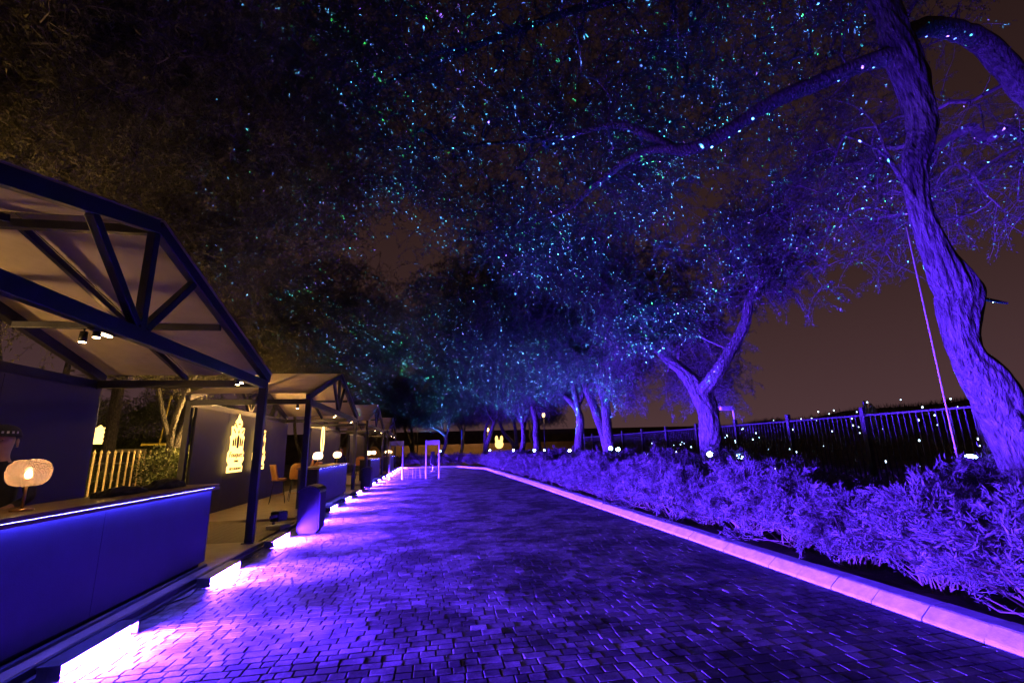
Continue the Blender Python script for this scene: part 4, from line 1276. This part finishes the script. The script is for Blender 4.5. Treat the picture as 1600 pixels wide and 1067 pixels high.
make_projector((0.9, 46.0, 1.40), (0, -1, 0.3), (-0.1, -0.4, 1.0), 'tiny lamp at the slanting tree straight ahead', STAR_P * 1.0, 10, thr=0.15, fill=0.001)
make_projector((6.95, 5.1, 1.28), (-0.2, -0.3, 0.9), (-0.50, -0.12, 1.0), 'projector lamp among the leaves at the foot of the near twisted trunk', STAR_P * 0.55, 11, cone=72, fill=0.0016, scale_=42)

# projector on the deck edge beside the first pavilion
t = thing('stage_projector', 'dark boxy projector with a small white light beside the first pavilion post', 'projector', (-3.20, 11.2, 0.02), math.radians(-20))
MB().box((0, 0, 0.05), (0.34, 0.34, 0.10), 0.012).build('base', M_WHITE, t)
MB().box((-0.01, 0.02, 0.275), (0.20, 0.30, 0.20), 0.02).build('body', M_BLACKMETAL, t)
for s in (-1, 1):
    MB().box((s * 0.125, 0.02, 0.21), (0.02, 0.06, 0.22), 0.005).build('yoke_arm', M_BLACKMETAL, t)
MB().box((-0.01, -0.05, 0.386), (0.19, 0.12, 0.012), 0.003).build('top_flap', M_WHITE, t)
MB().lathe([(0.002, 0), (0.016, 0), (0.014, 0.006), (0.002, 0.01)], 12, (0.03, 0, 0)).build('lens', E_FLOOD, t, (0, 0, 0))
ln = t.children[-1]
ln.rotation_euler = (math.radians(90), 0, 0); ln.location = (0, -0.132, 0.29)
star_light(t, (0.0, -0.17, 0.40), (0.35, -0.02, 1.0), STAR_P * 0.25, scale_=46, thr=0.13, fill=0.001, seed=14, cone=72)

# ------------------------------------------------------------------ right-hand fence with pickets
XF = 10.0
fence = thing('picket_fence', 'dark metal picket fence in front of the slope', 'fence', (XF, 0, 0))
FY0, FY1 = 2.3, 30.6
pk = MB().box((0, 0, 1.10), (0.018, 0.022, 2.06), 0.003).mesh('picket'); pk.materials.append(M_BLACK)
po = MB().box((0, 0, 1.12), (0.10, 0.10, 2.34), 0.008).mesh('post'); po.materials.append(M_BLACK)
yy = FY0
while yy < FY1 + 0.1:
    obj('post', po, None, fence, (0, yy, 0)); yy += 2.36
MB().box((0, (FY0 + FY1) / 2, 2.10), (0.04, FY1 - FY0, 0.04), 0.004).build('rail', M_BLACK, fence)
MB().box((0, (FY0 + FY1) / 2, 0.35), (0.04, FY1 - FY0, 0.04), 0.004).build('rail', M_BLACK, fence)
yy = FY0 + 0.13
while yy < FY1:
    obj('picket', pk, None, fence, (0.034, yy, 0)); yy += 0.131

def camera_unit(loc, rz, label):
    t = thing('security_camera', label, 'camera', loc, rz, 'security cameras on poles')
    MB().tube([(0, 0, 0), (0, 0, 0.30), (0.03, 0, 0.36), (-0.06, 0, 0.40)], 0.028, 8).build('bracket', M_WHITE, t)
    MB().box((-0.26, 0, 0.36), (0.40, 0.13, 0.12), 0.02).build('housing', M_WHITE, t)
    MB().box((-0.27, 0, 0.43), (0.46, 0.15, 0.015), 0.004).build('sun_hood', M_WHITE, t)
    return t
camera_unit((XF - 0.02, 14.1, 2.30), math.radians(0), 'pale security camera on the fence beside the stout forked tree')
t = camera_unit((9.2, 27.5, 2.6), 0.2, 'small pale security camera on a pole between the far trunks')
MB().tube([(0, 0, -2.6), (0, 0, 0.02)], 0.03, 8).build('pole', M_HOUSING, t)

# ------------------------------------------------------------------ little stake lights on the slope
sr = random.Random(77)
stake_head = MB().ball((0, 0, 0), (0.030, 0.030, 0.040), 5).mesh('light_head'); stake_head.materials.append(E_STAKE)
stake_stem = MB().tube([(0, 0, 0), (0.01, 0, 1.0)], 0.006, 5).mesh('stem'); stake_stem.materials.append(M_TWIG)
k = 0
tries = 0
while k < 92 and tries < 5000:
    tries += 1
    X, Y = sr.uniform(12.0, 30), sr.uniform(4.5, 38)
    z = float(hillz(np.array(X), np.array(Y)))
    if not in_view((X, Y, z), -5):
        continue
    h = sr.uniform(0.35, 0.95)
    t = thing('stake_light', 'tiny white light on a thin stem on the dark slope', 'stake light', (X, Y, z - 0.02), 0, 'tiny white lights across the slope')
    t.rotation_euler = (sr.uniform(-.12, .12), sr.uniform(-.12, .12), 0)
    s_ = (0.55 + 0.016 * math.hypot(X, Y)) * sr.choice((0.6, 0.8, 1.0, 1.15))
    st = obj('stem', stake_stem, None, t); st.scale = (1, 1, h)
    hd = obj('light_head', stake_head, None, t, (0.01, 0, h + 0.03)); hd.scale = (s_,) * 3
    k += 1
# low tufts of dry grass on the slope
gr = np.random.default_rng(9)
N = 20000
gx_, gy_ = gr.uniform(11, 36, N), gr.uniform(2, 60, N)
C = np.stack([gx_, gy_, hillz(gx_, gy_) - 0.01], 1)
D = gr.normal(size=(N, 3)) * 0.35 + np.array([0, 0, 1.0])
V, F = leaf_tris(C, D, gr.uniform(0.15, 0.5, N), gr.uniform(0.02, 0.05, N), gr)
tag(obj('grass', np_mesh('grass', V, F), M_HILL), 'dry grass tufts on the slope', 'grass', kind='stuff')

# pale cactus on the ridge
t = thing('cactus', 'small pale cactus standing out on the ridge of the slope', 'cactus', (24.6, 22.5, float(hillz(np.array(24.6), np.array(22.5))) - 0.05))
for c, s_ in (((0, 0, 0.35), (0.28, 0.12, 0.38)), ((-0.22, 0, 0.95), (0.20, 0.09, 0.30)), ((0.20, 0.03, 1.0), (0.18, 0.09, 0.34)), ((-0.36, 0.02, 1.42), (0.14, 0.07, 0.24)), ((0.02, 0.0, 1.25), (0.13, 0.07, 0.26))):
    MB().ball(c, s_, 7).build('pad', M_KERB, t)

# thin pole leaning beside the near trunk, and an aerial on the ridge
t = thing('support_pole', 'thin straight pole hanging beside the near twisted trunk', 'pole', (7.24, 5.5, 0.05))
MB().tube([(0.0, 0, 0.0), (0.09, 0, 4.75)], 0.010, 8).build('shaft', M_CREAM, t)
MB().lathe([(0.03, 0.0), (0.03, 0.04), (0.014, 0.05)], 10).build('foot', M_BLACKMETAL, t)
t = thing('aerial', 'thin aerial mast on the ridge of the slope', 'aerial', (31.0, 20.5, float(hillz(np.array(31.0), np.array(20.5)))))
MB().tube([(0, 0, -0.1), (-0.25, 0, 2.0)], [0.03, 0.012], 6).build('mast', M_HOUSING, t)
MB().box((0, 0, 0.02), (0.25, 0.25, 0.10), 0.01).build('base', M_HOUSING, t)

# stone under the near trunk
r_ = np.random.default_rng(4)
mb = MB(); bmesh.ops.create_icosphere(mb.bm, subdivisions=3, radius=1.0)
for v in mb.bm.verts:
    v.co *= 1 + 0.12 * math.sin(v.co.x * 4 + 1) * math.cos(v.co.y * 5) + 0.08 * math.sin(v.co.z * 7)
    v.co = Vector((v.co.x * 0.22, v.co.y * 0.18, v.co.z * 0.16))
t = thing('boulder', 'rounded pale stone among the leaves at the foot of the near trunk', 'stone', (5.86, 4.25, 1.05 - 0.93))
mb.build('rock', M_KERB, t)

# ------------------------------------------------------------------ walk-through gates and what stands near them
def make_gate(x0, x1, y, label):
    t = thing('walk_through_gate', label, 'gate', ((x0 + x1) / 2, y, 0.0), 0, 'pale walk-through gates across the lane')
    w = x1 - x0
    for s in (-1, 1):
        p = MB().box((s * w / 2, 0, 1.06), (0.08, 0.24, 2.10), 0.02).build('side_panel', M_WHITE, t)
        MB().box((s * w / 2, 0, 0.02), (0.16, 0.34, 0.03), 0.006).build('foot', M_HOUSING, p)
    MB().box((0, 0, 1.98), (w - 0.09, 0.22, 0.24), 0.015).build('header', M_WHITE, t)
    return t
make_gate(-2.22, -1.52, 27.0, 'left pale walk-through gate by the last bar lights')
make_gate(-0.25, 0.47, 27.1, 'right pale walk-through gate in the middle of the lane')

def make_stool(x, y, label):
    t = thing('folding_stool', label, 'stool', (x, y, 0.0), 0, 'small pale stools between the gates')
    MB().box((0, 0, 0.62), (0.46, 0.30, 0.035), 0.012).build('seat', M_WHITE, t)
    for sx_ in (-1, 1):
        for sy_ in (-1, 1):
            MB().tube([(sx_ * 0.10, sy_ * 0.10, 0.61), (sx_ * 0.14, sy_ * 0.13, 0.0)], 0.012, 6).build('leg', M_WHITE, t)
    return t
make_stool(-1.12, 27.8, 'left of the two small pale stools between the gates')
make_stool(-0.72, 28.2, 'right of the two small pale stools between the gates')
t = thing('display_stand', 'dark slim stand seen through the right walk-through gate', 'stand', (0.16, 36.0, 0.0))
MB().box((0, 0, 0.95), (0.28, 0.18, 1.0), 0.02).build('panel', M_BLACKMETAL, t)
MB().tube([(0, 0, 0.45), (0, 0, 0.02)], 0.03, 8).build('stem', M_WHITE, t)
MB().lathe([(0.18, 0.0), (0.18, 0.03), (0.03, 0.05)], 16).build('base', M_WHITE, t)

# ------------------------------------------------------------------ far end: wall, lanterns, glowing figure, signpost
w = MB().box((2.5, 60.2, 1.05), (34, 0.3, 2.2), 0.01).build('sandstone_wall', M_TANWALL)
tag(w, 'low sandstone wall lit orange beyond the far hedge', 'wall')
w = MB()
w.box((0, 80, 2.0), (160, 0.4, 5.0)).build('boundary_wall', M_GROUND)
tag(bpy.data.objects['boundary_wall'], 'dark high boundary wall closing the view', 'wall')
def make_lantern(loc, h, label, power):
    t = thing('lamp_post', label, 'street lamp', loc, 0, 'amber lamp posts far beyond the lane')
    MB().tube([(0, 0, 0), (0, 0, h)], [0.06, 0.035], 8).build('post', M_BLACKMETAL, t)
    MB().lathe([(0.05, 0), (0.14, 0.10), (0.16, 0.30), (0.08, 0.44)], 12, (0, 0, h)).build('lantern', E_LANTERN, t)
    MB().lathe([(0.18, 0), (0.10, 0.10), (0.02, 0.14)], 12, (0, 0, h + 0.445)).build('cap', M_BLACKMETAL, t)
    if power:
        point_light('lantern_light', (0, -0.3, h + 0.2), power, (1.0, 0.55, 0.18), 0.15, t)
make_lantern((6.9, 57.5, 0), 3.55, 'amber lamp post left of the glowing figure', 250)
make_lantern((9.6, 54.0, 0), 4.0, 'amber lamp post right of the glowing figure', 150)
make_lantern((11.0, 45.0, 0), 4.4, 'amber lamp post seen between the far trunks', 60)
make_lantern((-1.6, 58.4, 0), 4.9, 'lamp post beyond the left walk-through gate', 350)
make_lantern((-6.2, 50.0, 0), 5.3, 'tall lamp post above the last pavilion roof', 80)
make_lantern((1.6, 58.6, 0), 5.0, 'lamp post among dark trees above the far wall', 250)

t = thing('glowing_figure', 'glowing amber lantern figure with two upright ears behind the hedge', 'light sculpture', (6.7, 46.5, 0.30))
MB().tube([(0, 0, -0.3), (0, 0, 1.3)], 0.05, 8).build('stand', M_BLACKMETAL, t)
MB().ball((0, 0, 1.62), (0.42, 0.34, 0.42), 10).build('body', E_FIGURE, t)
for s in (-1, 1):
    MB().ball((s * 0.25, 0, 2.12), (0.15, 0.11, 0.34), 8).build('ear', E_FIGURE, t)
t = thing('sign_post', 'thin teal-tipped post standing in the far hedge', 'post', (3.0, 46.6, 0.05))
MB().tube([(0, 0, 0), (0, 0, 3.2)], 0.03, 8).build('pole', M_HOUSING, t)
MB().box((0, 0, 2.9), (0.10, 0.06, 0.9), 0.01).build('tip', mat('teal_paint', (0.03, 0.22, 0.26), 0.5), t)

# ------------------------------------------------------------------ garden behind the first pavilion
XG = -9.2
fence = thing('garden_fence', 'cream picket fence with pointed tips behind the near counter', 'fence', (XG, 0, 0))
pk = MB()
pk.box((0, 0, 0.86), (0.03, 0.055, 1.72), 0.006)
pk.lathe([(0.030, 0.0), (0.040, 0.04), (0.004, 0.12)], 8, (0, 0, 1.722))
pk = pk.mesh('picket'); pk.materials.append(M_FENCEGOLD)
yy = 11.0
while yy < 24:
    o = obj('picket', pk, None, fence, (0.02, yy, 0)); o.rotation_euler = (rnd.uniform(-.01, .01), 0, 0); yy += 0.30
for z in (0.30, 1.45):
    MB().box((-0.012, 17.5, z), (0.03, 13.0, 0.05), 0.004).build('rail', M_BLACKMETAL, fence)

def palm_trunk(loc, h, r, label):
    t = thing('palm_tree', label, 'palm', loc, 0, 'palms in the lit garden')
    prof = []
    nz = int(h / 0.09)
    for i in range(nz):
        z = i * 0.09
        prof.append((r * (1.12 - 0.12 * z / h) * (1.10 if i % 2 else 0.94), z))
    MB().lathe(prof, 18).build('trunk', M_BARK, t)
    pr_ = np.random.default_rng(int(abs(loc[0]) * 10 + loc[1]))
    Vs_, Fs_, o_ = [], [], 0
    for f in range(26):
        a = pr_.uniform(0, 6.28); el = pr_.uniform(-0.3, 1.0); L = pr_.uniform(1.6, 2.3)
        P = []
        d = np.array([math.cos(a) * math.cos(el), math.sin(a) * math.cos(el), math.sin(el)])
        p = np.array([0, 0, h])
        for k in range(14):
            P.append(p.copy()); p = p + d * L / 14; d = d + np.array([0, 0, -0.10]); d /= np.linalg.norm(d)
        P = np.array(P)
        C = np.repeat(P, 8, axis=0) + pr_.normal(size=(14 * 8, 3)) * 0.02
        side_ = np.cross(np.gradient(P, axis=0), [0, 0, 1.0]); side_ /= np.linalg.norm(side_, axis=1)[:, None] + 1e-9
        sg = np.tile([1, -1], 14 * 4)[:, None]
        D = np.repeat(side_, 8, axis=0) * sg + np.repeat(np.gradient(P, axis=0), 8, axis=0) * 4 + pr_.normal(size=(112, 3)) * 0.15
        V, F = leaf_tris(C, D, np.full(112, 0.42), np.full(112, 0.035), pr_)
        Vs_.append(V); Fs_.append(F + o_); o_ += len(V)
    obj('crown', np_mesh('crown', np.concatenate(Vs_), np.concatenate(Fs_)), M_LEAFW, t)
palm_trunk((-13.6, 22.9, 0), 5.2, 0.21, 'stout palm trunk beside the small lit sign in the garden')
palm_trunk((-12.2, 26.0, 0), 5.6, 0.24, 'palm trunk right of the yellow lamp arm in the garden')

def bush(loc, sx_, sz_, seed, label):
    r_ = np.random.default_rng(seed)
    t = thing('garden_bush', label, 'bush', loc, 0, 'broad-leaved bushes in the lit garden')
    N = int(5200 * max(1, sx_ * sz_ / 3))
    u = r_.normal(size=(N, 3)); u /= np.linalg.norm(u, axis=1)[:, None]
    lump = 1 + 0.2 * np.sin(5 * u[:, 0] + seed) * np.cos(4 * u[:, 1]) + 0.15 * np.sin(6 * u[:, 2])
    C = u * (r_.random(N) ** 0.35 * lump)[:, None] * np.array([sx_, sx_, sz_ / 2]) + np.array([0, 0, sz_ / 2 + 0.05])
    D = u + r_.normal(size=(N, 3)) * 0.7
    V, F = leaf_tris(C, D, r_.uniform(0.09, 0.17, N), r_.uniform(0.05, 0.085, N), r_)
    obj('foliage', np_mesh('foliage', V, F), mat('broad_green_leaves', (0.11, 0.13, 0.05), 0.5, 0, 0.35, 2, spec=0.4, trans=0.25), t)
    mb = MB()
    for k in range(9):
        a = 2 * math.pi * k / 9
        mb.tube([(0.06 * math.cos(a), 0.06 * math.sin(a), 0), (sx_ * 0.5 * math.cos(a), sx_ * 0.5 * math.sin(a), sz_ * 0.7)], [0.025, 0.01], 6)
    mb.build('stems', M_STEM, t)
bush((-8.5, 17.6, 0), 1.15, 2.0, 61, 'rounded bush in front of the pointed fence pickets')
bush((-8.7, 20.4, 0), 1.1, 1.9, 62, 'bush between the fence and the logo wall')
bush((-11.2, 17.2, 0), 1.2, 1.4, 63, 'low bush farther back behind the fence')
bush((-14.6, 29.0, 0), 3.0, 5.6, 65, 'tall dense thicket at the back of the lit garden')
bush((-11.8, 29.5, 0), 2.4, 4.8, 66, 'dense thicket behind the yellow arm')
bush((-18.6, 27.0, 0), 3.0, 5.2, 67, 'dense thicket behind the small lit sign')
bush((-7.4, 20.9, 0), 0.55, 1.6, 64, 'bright green bush glowing in the gap past the logo wall')

t = thing('yellow_barrier', 'yellow arm on a slanting yellow pole in the garden', 'barrier', (-11.0, 21.4, 0))
MB().tube([(0, 0, 0.0), (0, 0, 2.05)], 0.05, 8).build('post', M_BLACKMETAL, t)
MB().box((0, 0, 2.10), (1.1, 0.12, 0.09), 0.01).build('arm', M_YELLOW, t)
MB().tube([(0.1, 0, 2.14), (0.30, 0, 4.1)], 0.03, 8).build('pole', M_YELLOW, t)
t = thing('utility_box', 'cream utility cabinet behind the garden fence', 'cabinet', (-13.0, 23.3, 0))
MB().box((0, 0, 0.98), (0.95, 0.5, 1.9), 0.02).build('cabinet', M_CREAM, t)
MB().box((0, 0, 1.95), (1.02, 0.56, 0.05), 0.01).build('lid', M_CREAM, t)
MB().box((0.0, -0.256, 1.0), (0.86, 0.012, 1.7), 0.004).build('door', M_DARKBOX, t)
t = thing('lit_sign', 'small glowing sign board far back in the garden', 'sign', (-15.0, 24.4, 0.3))
MB().box((0, 0, 2.25), (0.75, 0.06, 0.60), 0.01).build('board', E_SIGN, t)
MB().prism([(-0.36, 2.56), (0.36, 2.56), (0.30, 2.72), (0.18, 2.66), (0.05, 2.80), (-0.10, 2.68), (-0.25, 2.72)], 'y', 0.05, -0.025).build('crest', E_SIGN, t)
for s in (-1, 1):
    MB().tube([(s * 0.3, 0, 0), (s * 0.3, 0, 1.95)], 0.025, 6).build('leg', M_BLACKMETAL, t)
w = MB().box((-17.5, 26, 0.75), (0.25, 26, 1.5), 0.01).build('garden_wall', M_TANWALL)
tag(w, 'low tan wall at the back of the garden', 'wall')

# garden lamps (bollard heads) that light the planting behind the pavilions
def garden_lamp(loc, power, label):
    t = thing('garden_lamp', label, 'lamp', loc, 0, 'warm garden lamps behind the pavilions')
    MB().tube([(0, 0, 0), (0, 0, 2.9)], [0.05, 0.035], 8).build('post', M_BLACKMETAL, t)
    MB().lathe([(0.04, 0), (0.10, 0.05), (0.11, 0.18), (0.05, 0.25)], 12, (0, 0, 2.9)).build('lantern', E_LANTERN, t)
    MB().lathe([(0.16, 0), (0.10, 0.05), (0.02, 0.08)], 12, (0, 0, 3.152)).build('cap', M_BLACKMETAL, t)
    point_light('garden_light', (0.0, 0, 2.75), power, (1.0, 0.56, 0.15), 0.12, t)
garden_lamp((-7.2, 17.2, 0), 900, 'garden lamp hidden behind the logo wall')
garden_lamp((-8.4, 13.2, 0), 600, 'garden lamp hidden behind the near navy wall')
garden_lamp((-8.0, 5.0, 0), 1300, 'garden lamp behind the first pavilion')
garden_lamp((-7.6, 24.4, 0), 160, 'garden lamp behind the gap of the third pavilion')

# boards laid between the first and second pavilion
t = thing('board_walk', 'brown timber boards on the ground between the first two pavilions', 'boardwalk', (-4.45, 10.99, 0))
for k in range(17):
    MB().box((-1.28 + k * 0.16, 0, 0.035), (0.152, 2.80, 0.04), 0.004).build('board', M_PLANK, t)
MB().box((1.44, 0, 0.03), (0.05, 2.8, 0.05), 0.004).build('edge_trim', M_DECKEDGE, t)

# cables along the deck edge
def cable(pts, label, r=0.007):
    P, _ = catmull(pts, [1] * len(pts), 0.05)
    t = MB().tube([tuple(p) for p in P], r, 6).build('power_cable', M_BLACK)
    tag(t, label, 'cable', 'black cables along the deck edge')
cable([(-2.82, 5.36, 0.02), (-2.86, 5.6, 0.012), (-2.80, 5.95, 0.012), (-2.84, 6.2, 0.012), (-2.76, 6.45, 0.012), (-2.80, 6.7, 0.012), (-2.81, 6.83, 0.02)], 'loose black cable between the two nearest bar lights')
cable([(-2.82, 7.82, 0.02), (-2.85, 8.2, 0.012), (-2.80, 8.7, 0.012), (-2.82, 9.25, 0.02)], 'black cable running on towards the first pavilion post')

# dark folded covers on the near counter
def cover(loc, s, seed, label):
    mb = MB(); bmesh.ops.create_icosphere(mb.bm, subdivisions=4, radius=1.0)
    for v in mb.bm.verts:
        c = v.co
        k = 1 + 0.10 * math.sin(c.x * 6 + seed) * math.cos(c.y * 5 + seed) + 0.07 * math.sin(c.y * 13 + c.x * 5 + seed) + 0.05 * math.sin(c.x * 19 + seed)
        v.co = Vector((c.x * s[0] * k, c.y * s[1] * k, max(0.0, c.z) * s[2] * k))
    for f in mb.bm.faces: f.smooth = True
    tag(mb.build('folded_cover', M_CLOTH, None, loc), label, 'cloth', 'black folded cloths on the near counter')
cover((FX - 0.40, 6.15, ZT + 0.001), (0.13, 0.42, 0.085), 1.0, 'nearer low heap of black cloth on the foreground counter')
cover((FX - 0.40, 7.05, ZT + 0.001), (0.14, 0.42, 0.115), 2.2, 'farther heap of black cloth at the end of the foreground counter')

# bottle-shaped tan cone on a small table in the second pavilion
t = thing('side_table', 'small dark square table beside the tan chairs', 'table', (-3.95, 17.3, ZD))
MB().box((0, 0, 0.76), (0.62, 0.62, 0.04), 0.008).build('table_top', M_CREAM, t)
MB().box((0, 0, 0.38), (0.50, 0.50, 0.72), 0.01).build('pedestal', M_BLACKMETAL, t)
t = thing('tan_cone', 'tan cone-shaped ornament on the small table', 'ornament', (-3.98, 17.25, ZD + 0.781))
MB().lathe([(0.13, 0), (0.12, 0.03), (0.05, 0.40), (0.015, 0.50)], 18).build('cone', M_TAN, t)

# ------------------------------------------------------------------ people
def loft(rings, n=20):
    """rings: (cx, cy, z, rx, ry) -> V, F closed at both ends"""
    V, F = [], []
    for cx, cy, z, rx, ry in rings:
        for k in range(n):
            a = 2 * math.pi * k / n
            V.append((cx + rx * math.cos(a), cy + ry * math.sin(a), z))
    for i in range(len(rings) - 1):
        for k in range(n):
            j = (k + 1) % n
            F.append((i * n + k, i * n + j, (i + 1) * n + j, (i + 1) * n + k))
    return V, F

def make_person(loc, rz, label, cap=True, seated=False, badge=True):
    """one skinned body (faces +x), with head modelled on it; clothing split by material"""
    t = thing('person', label, 'person', loc, rz, None)
    # skeleton
    hip = 0.95
    J = {
        'pelvis': ((0, 0, hip), (0.155, 0.12)), 'belly': ((0.01, 0, 1.10), (0.15, 0.115)), 'chest': ((0.0, 0, 1.32), (0.17, 0.125)), 'neck0': ((-0.01, 0, 1.48), (0.075, 0.07)), 'neck1': ((0.015, 0, 1.56), (0.058, 0.058)),
        'head0': ((0.03, 0, 1.62), (0.075, 0.08)), 'head1': ((0.03, 0, 1.70), (0.088, 0.10)), 'head2': ((0.02, 0, 1.77), (0.078, 0.09)),
        'shl': ((-0.01, 0.19, 1.43), (0.065, 0.065)), 'ell': ((0.02, 0.27, 1.17), (0.048, 0.048)), 'wrl': ((0.22, 0.20, 1.09), (0.034, 0.03)),
        'shr': ((-0.01, -0.19, 1.43), (0.065, 0.065)), 'elr': ((0.02, -0.27, 1.17), (0.048, 0.048)), 'wrr': ((0.22, -0.20, 1.09), (0.034, 0.03)),
        'hil': ((0, 0.095, 0.88), (0.095, 0.09)), 'knl': ((0.02, 0.10, 0.49), (0.062, 0.062)), 'anl': ((-0.01, 0.10, 0.09), (0.045, 0.042)), 'tol': ((0.15, 0.11, 0.035), (0.035, 0.045)),
        'hir': ((0, -0.095, 0.88), (0.095, 0.09)), 'knr': ((0.02, -0.10, 0.49), (0.062, 0.062)), 'anr': ((-0.01, -0.10, 0.09), (0.045, 0.042)), 'tor': ((0.15, -0.11, 0.035), (0.035, 0.045)),
    }
    E_ = [('pelvis', 'belly'), ('belly', 'chest'), ('chest', 'neck0'), ('neck0', 'neck1'), ('neck1', 'head0'), ('head0', 'head1'), ('head1', 'head2')]
    for s in 'lr':
        E_ += [('chest', 'sh' + s), ('sh' + s, 'el' + s), ('el' + s, 'wr' + s), ('pelvis', 'hi' + s), ('hi' + s, 'kn' + s), ('kn' + s, 'an' + s), ('an' + s, 'to' + s)]
    # hands: palm and five fingers
    for s, sg in (('l', 1), ('r', -1)):
        w = Vector(J['wr' + s][0])
        J['pa' + s] = (tuple(w + Vector((0.055, 0, 0))), (0.036, 0.018)); E_.append(('wr' + s, 'pa' + s))
        for k, (dy, L) in enumerate(((0.030, 0.070), (0.010, 0.080), (-0.010, 0.076), (-0.030, 0.060))):
            a, b_ = 'f%d%s' % (k, s), 'g%d%s' % (k, s)
            J[a] = (tuple(w + Vector((0.085 + L * 0.45, dy, -0.004))), (0.009, 0.009))
            J[b_] = (tuple(w + Vector((0.085 + L * 0.85, dy * 1.05, -0.022))), (0.008, 0.008))
            E_ += [('pa' + s, a), (a, b_)]
        J['th' + s] = (tuple(w + Vector((0.055, -sg * 0.045, -0.008))), (0.010, 0.010))
        J['ti' + s] = (tuple(w + Vector((0.095, -sg * 0.060, -0.016))), (0.009, 0.009))
        E_ += [('pa' + s, 'th' + s), ('th' + s, 'ti' + s)]
    names = list(J)
    me = bpy.data.meshes.new('body')
    me.from_pydata([J[k][0] for k in names], [(names.index(a), names.index(b_)) for a, b_ in E_], [])
    o = bpy.data.objects.new('body', me)
    col.objects.link(o)
    md = o.modifiers.new('skin', 'SKIN'); md.use_smooth_shade = True
    for i, k in enumerate(names):
        me.skin_vertices[0].data[i].radius = J[k][1]
        me.skin_vertices[0].data[i].use_root = (k == 'pelvis')
    sb = o.modifiers.new('sub', 'SUBSURF'); sb.levels = 2; sb.render_levels = 2
    dg = bpy.context.evaluated_depsgraph_get()
    bme = bpy.data.meshes.new_from_object(o.evaluated_get(dg))
    bpy.data.objects.remove(o)
    # face relief on the head
    bm = bmesh.new(); bm.from_mesh(bme)
    for v in bm.verts:
        c = v.co
        if c.z > 1.57:
            if c.x > 0.05:
                c.x += 0.028 * math.exp(-((c.y / 0.018) ** 2 + ((c.z - 1.675) / 0.028) ** 2))
                c.x += 0.012 * math.exp(-((c.y / 0.03) ** 2 + ((c.z - 1.625) / 0.014) ** 2))
                for s in (-1, 1):
                    c.x -= 0.010 * math.exp(-(((c.y - s * 0.033) / 0.018) ** 2 + ((c.z - 1.705) / 0.014) ** 2))
                c.x += 0.008 * math.exp(-((c.y / 0.05) ** 2 + ((c.z - 1.73) / 0.014) ** 2))
    def ell(c, s, n_=8):
        r = bmesh.ops.create_uvsphere(bm, u_segments=12, v_segments=n_, radius=1.0)
        bmesh.ops.transform(bm, matrix=Matrix.Translation(c) @ Matrix.Diagonal((*s, 1)), verts=r['verts'])
    for s in (-1, 1):
        ell((0.015, s * 0.098, 1.685), (0.022, 0.010, 0.032))
        ell((0.112, s * 0.033, 1.703), (0.010, 0.012, 0.008))
    ell((0.128, 0, 1.675), (0.016, 0.014, 0.020))
    ell((0.112, 0, 1.632), (0.010, 0.028, 0.008))
    me2 = bpy.data.meshes.new('body')
    for f in bm.faces:
        f.smooth = True
        c = f.calc_center_median()
        skin_ = (c.z > 1.50 and abs(c.y) < 0.13) or (c.x > 0.20 and 0.95 < c.z < 1.2)
        f.material_index = 1 if skin_ else 0
    bm.to_mesh(me2); bm.free()
    obj('body', me2, [M_CLOTH, M_SKIN], t)
    # hair / cap
    if cap:
        mb = MB()
        prof = []
        for i in range(9):
            a = math.pi / 2 * i / 8
            prof.append((0.118 * math.cos(a) + 0.002, 0.115 * math.sin(a)))
        mb.lathe(prof[::-1], 26, (0.02, 0, 1.735), sx=1.05, sy=0.98)
        cp = mb.build('cap', M_CLOTH, t)
        pts = []
        for i in range(13):
            a = -math.pi / 2 + math.pi * i / 12
            pts.append((0.10 + 0.11 * math.cos(a), 0.098 * math.sin(a)))
        MB().prism(pts, 'z', 0.008, 1.738).build('cap_peak', M_CLOTH, cp)
        for k in range(9):      # pale lettering band of the cap, too small to read
            a = math.radians(-70 + k * 17)
            MB().box((0.02 + 0.124 * math.cos(a), 0.117 * math.sin(a), 1.770), (0.004, 0.016, 0.020), 0.001, Matrix.Rotation(a + 0.25 * (k % 3 - 1), 3, 'Z')).build('cap_mark', M_PALE, cp)
    else:
        mb = MB()
        mb.ball((-0.002, 0, 1.735), (0.098, 0.104, 0.085), 9)
        mb.build('hair', M_CLOTH, t)
    if badge:
        MB().box((0.135, 0.03, 1.26), (0.006, 0.07, 0.11), 0.003).build('badge', M_PALE, t)
        MB().tube([(0.022, 0.104, 1.665), (0.030, 0.106, 1.635)], 0.008, 6).build('earring', M_BRASS, t)
    return t
p = make_person((-3.98, 5.22, ZD), math.radians(-75), 'person in black cap and black top behind the foreground counter', True)
p.scale = (1.0, 1.0, 1.0)
p2 = make_person((-3.62, 20.25, 0.02), math.radians(-40), 'dark-haired person in black standing past the second counter', False, badge=False)
p2.scale = (0.98, 0.98, 0.98)
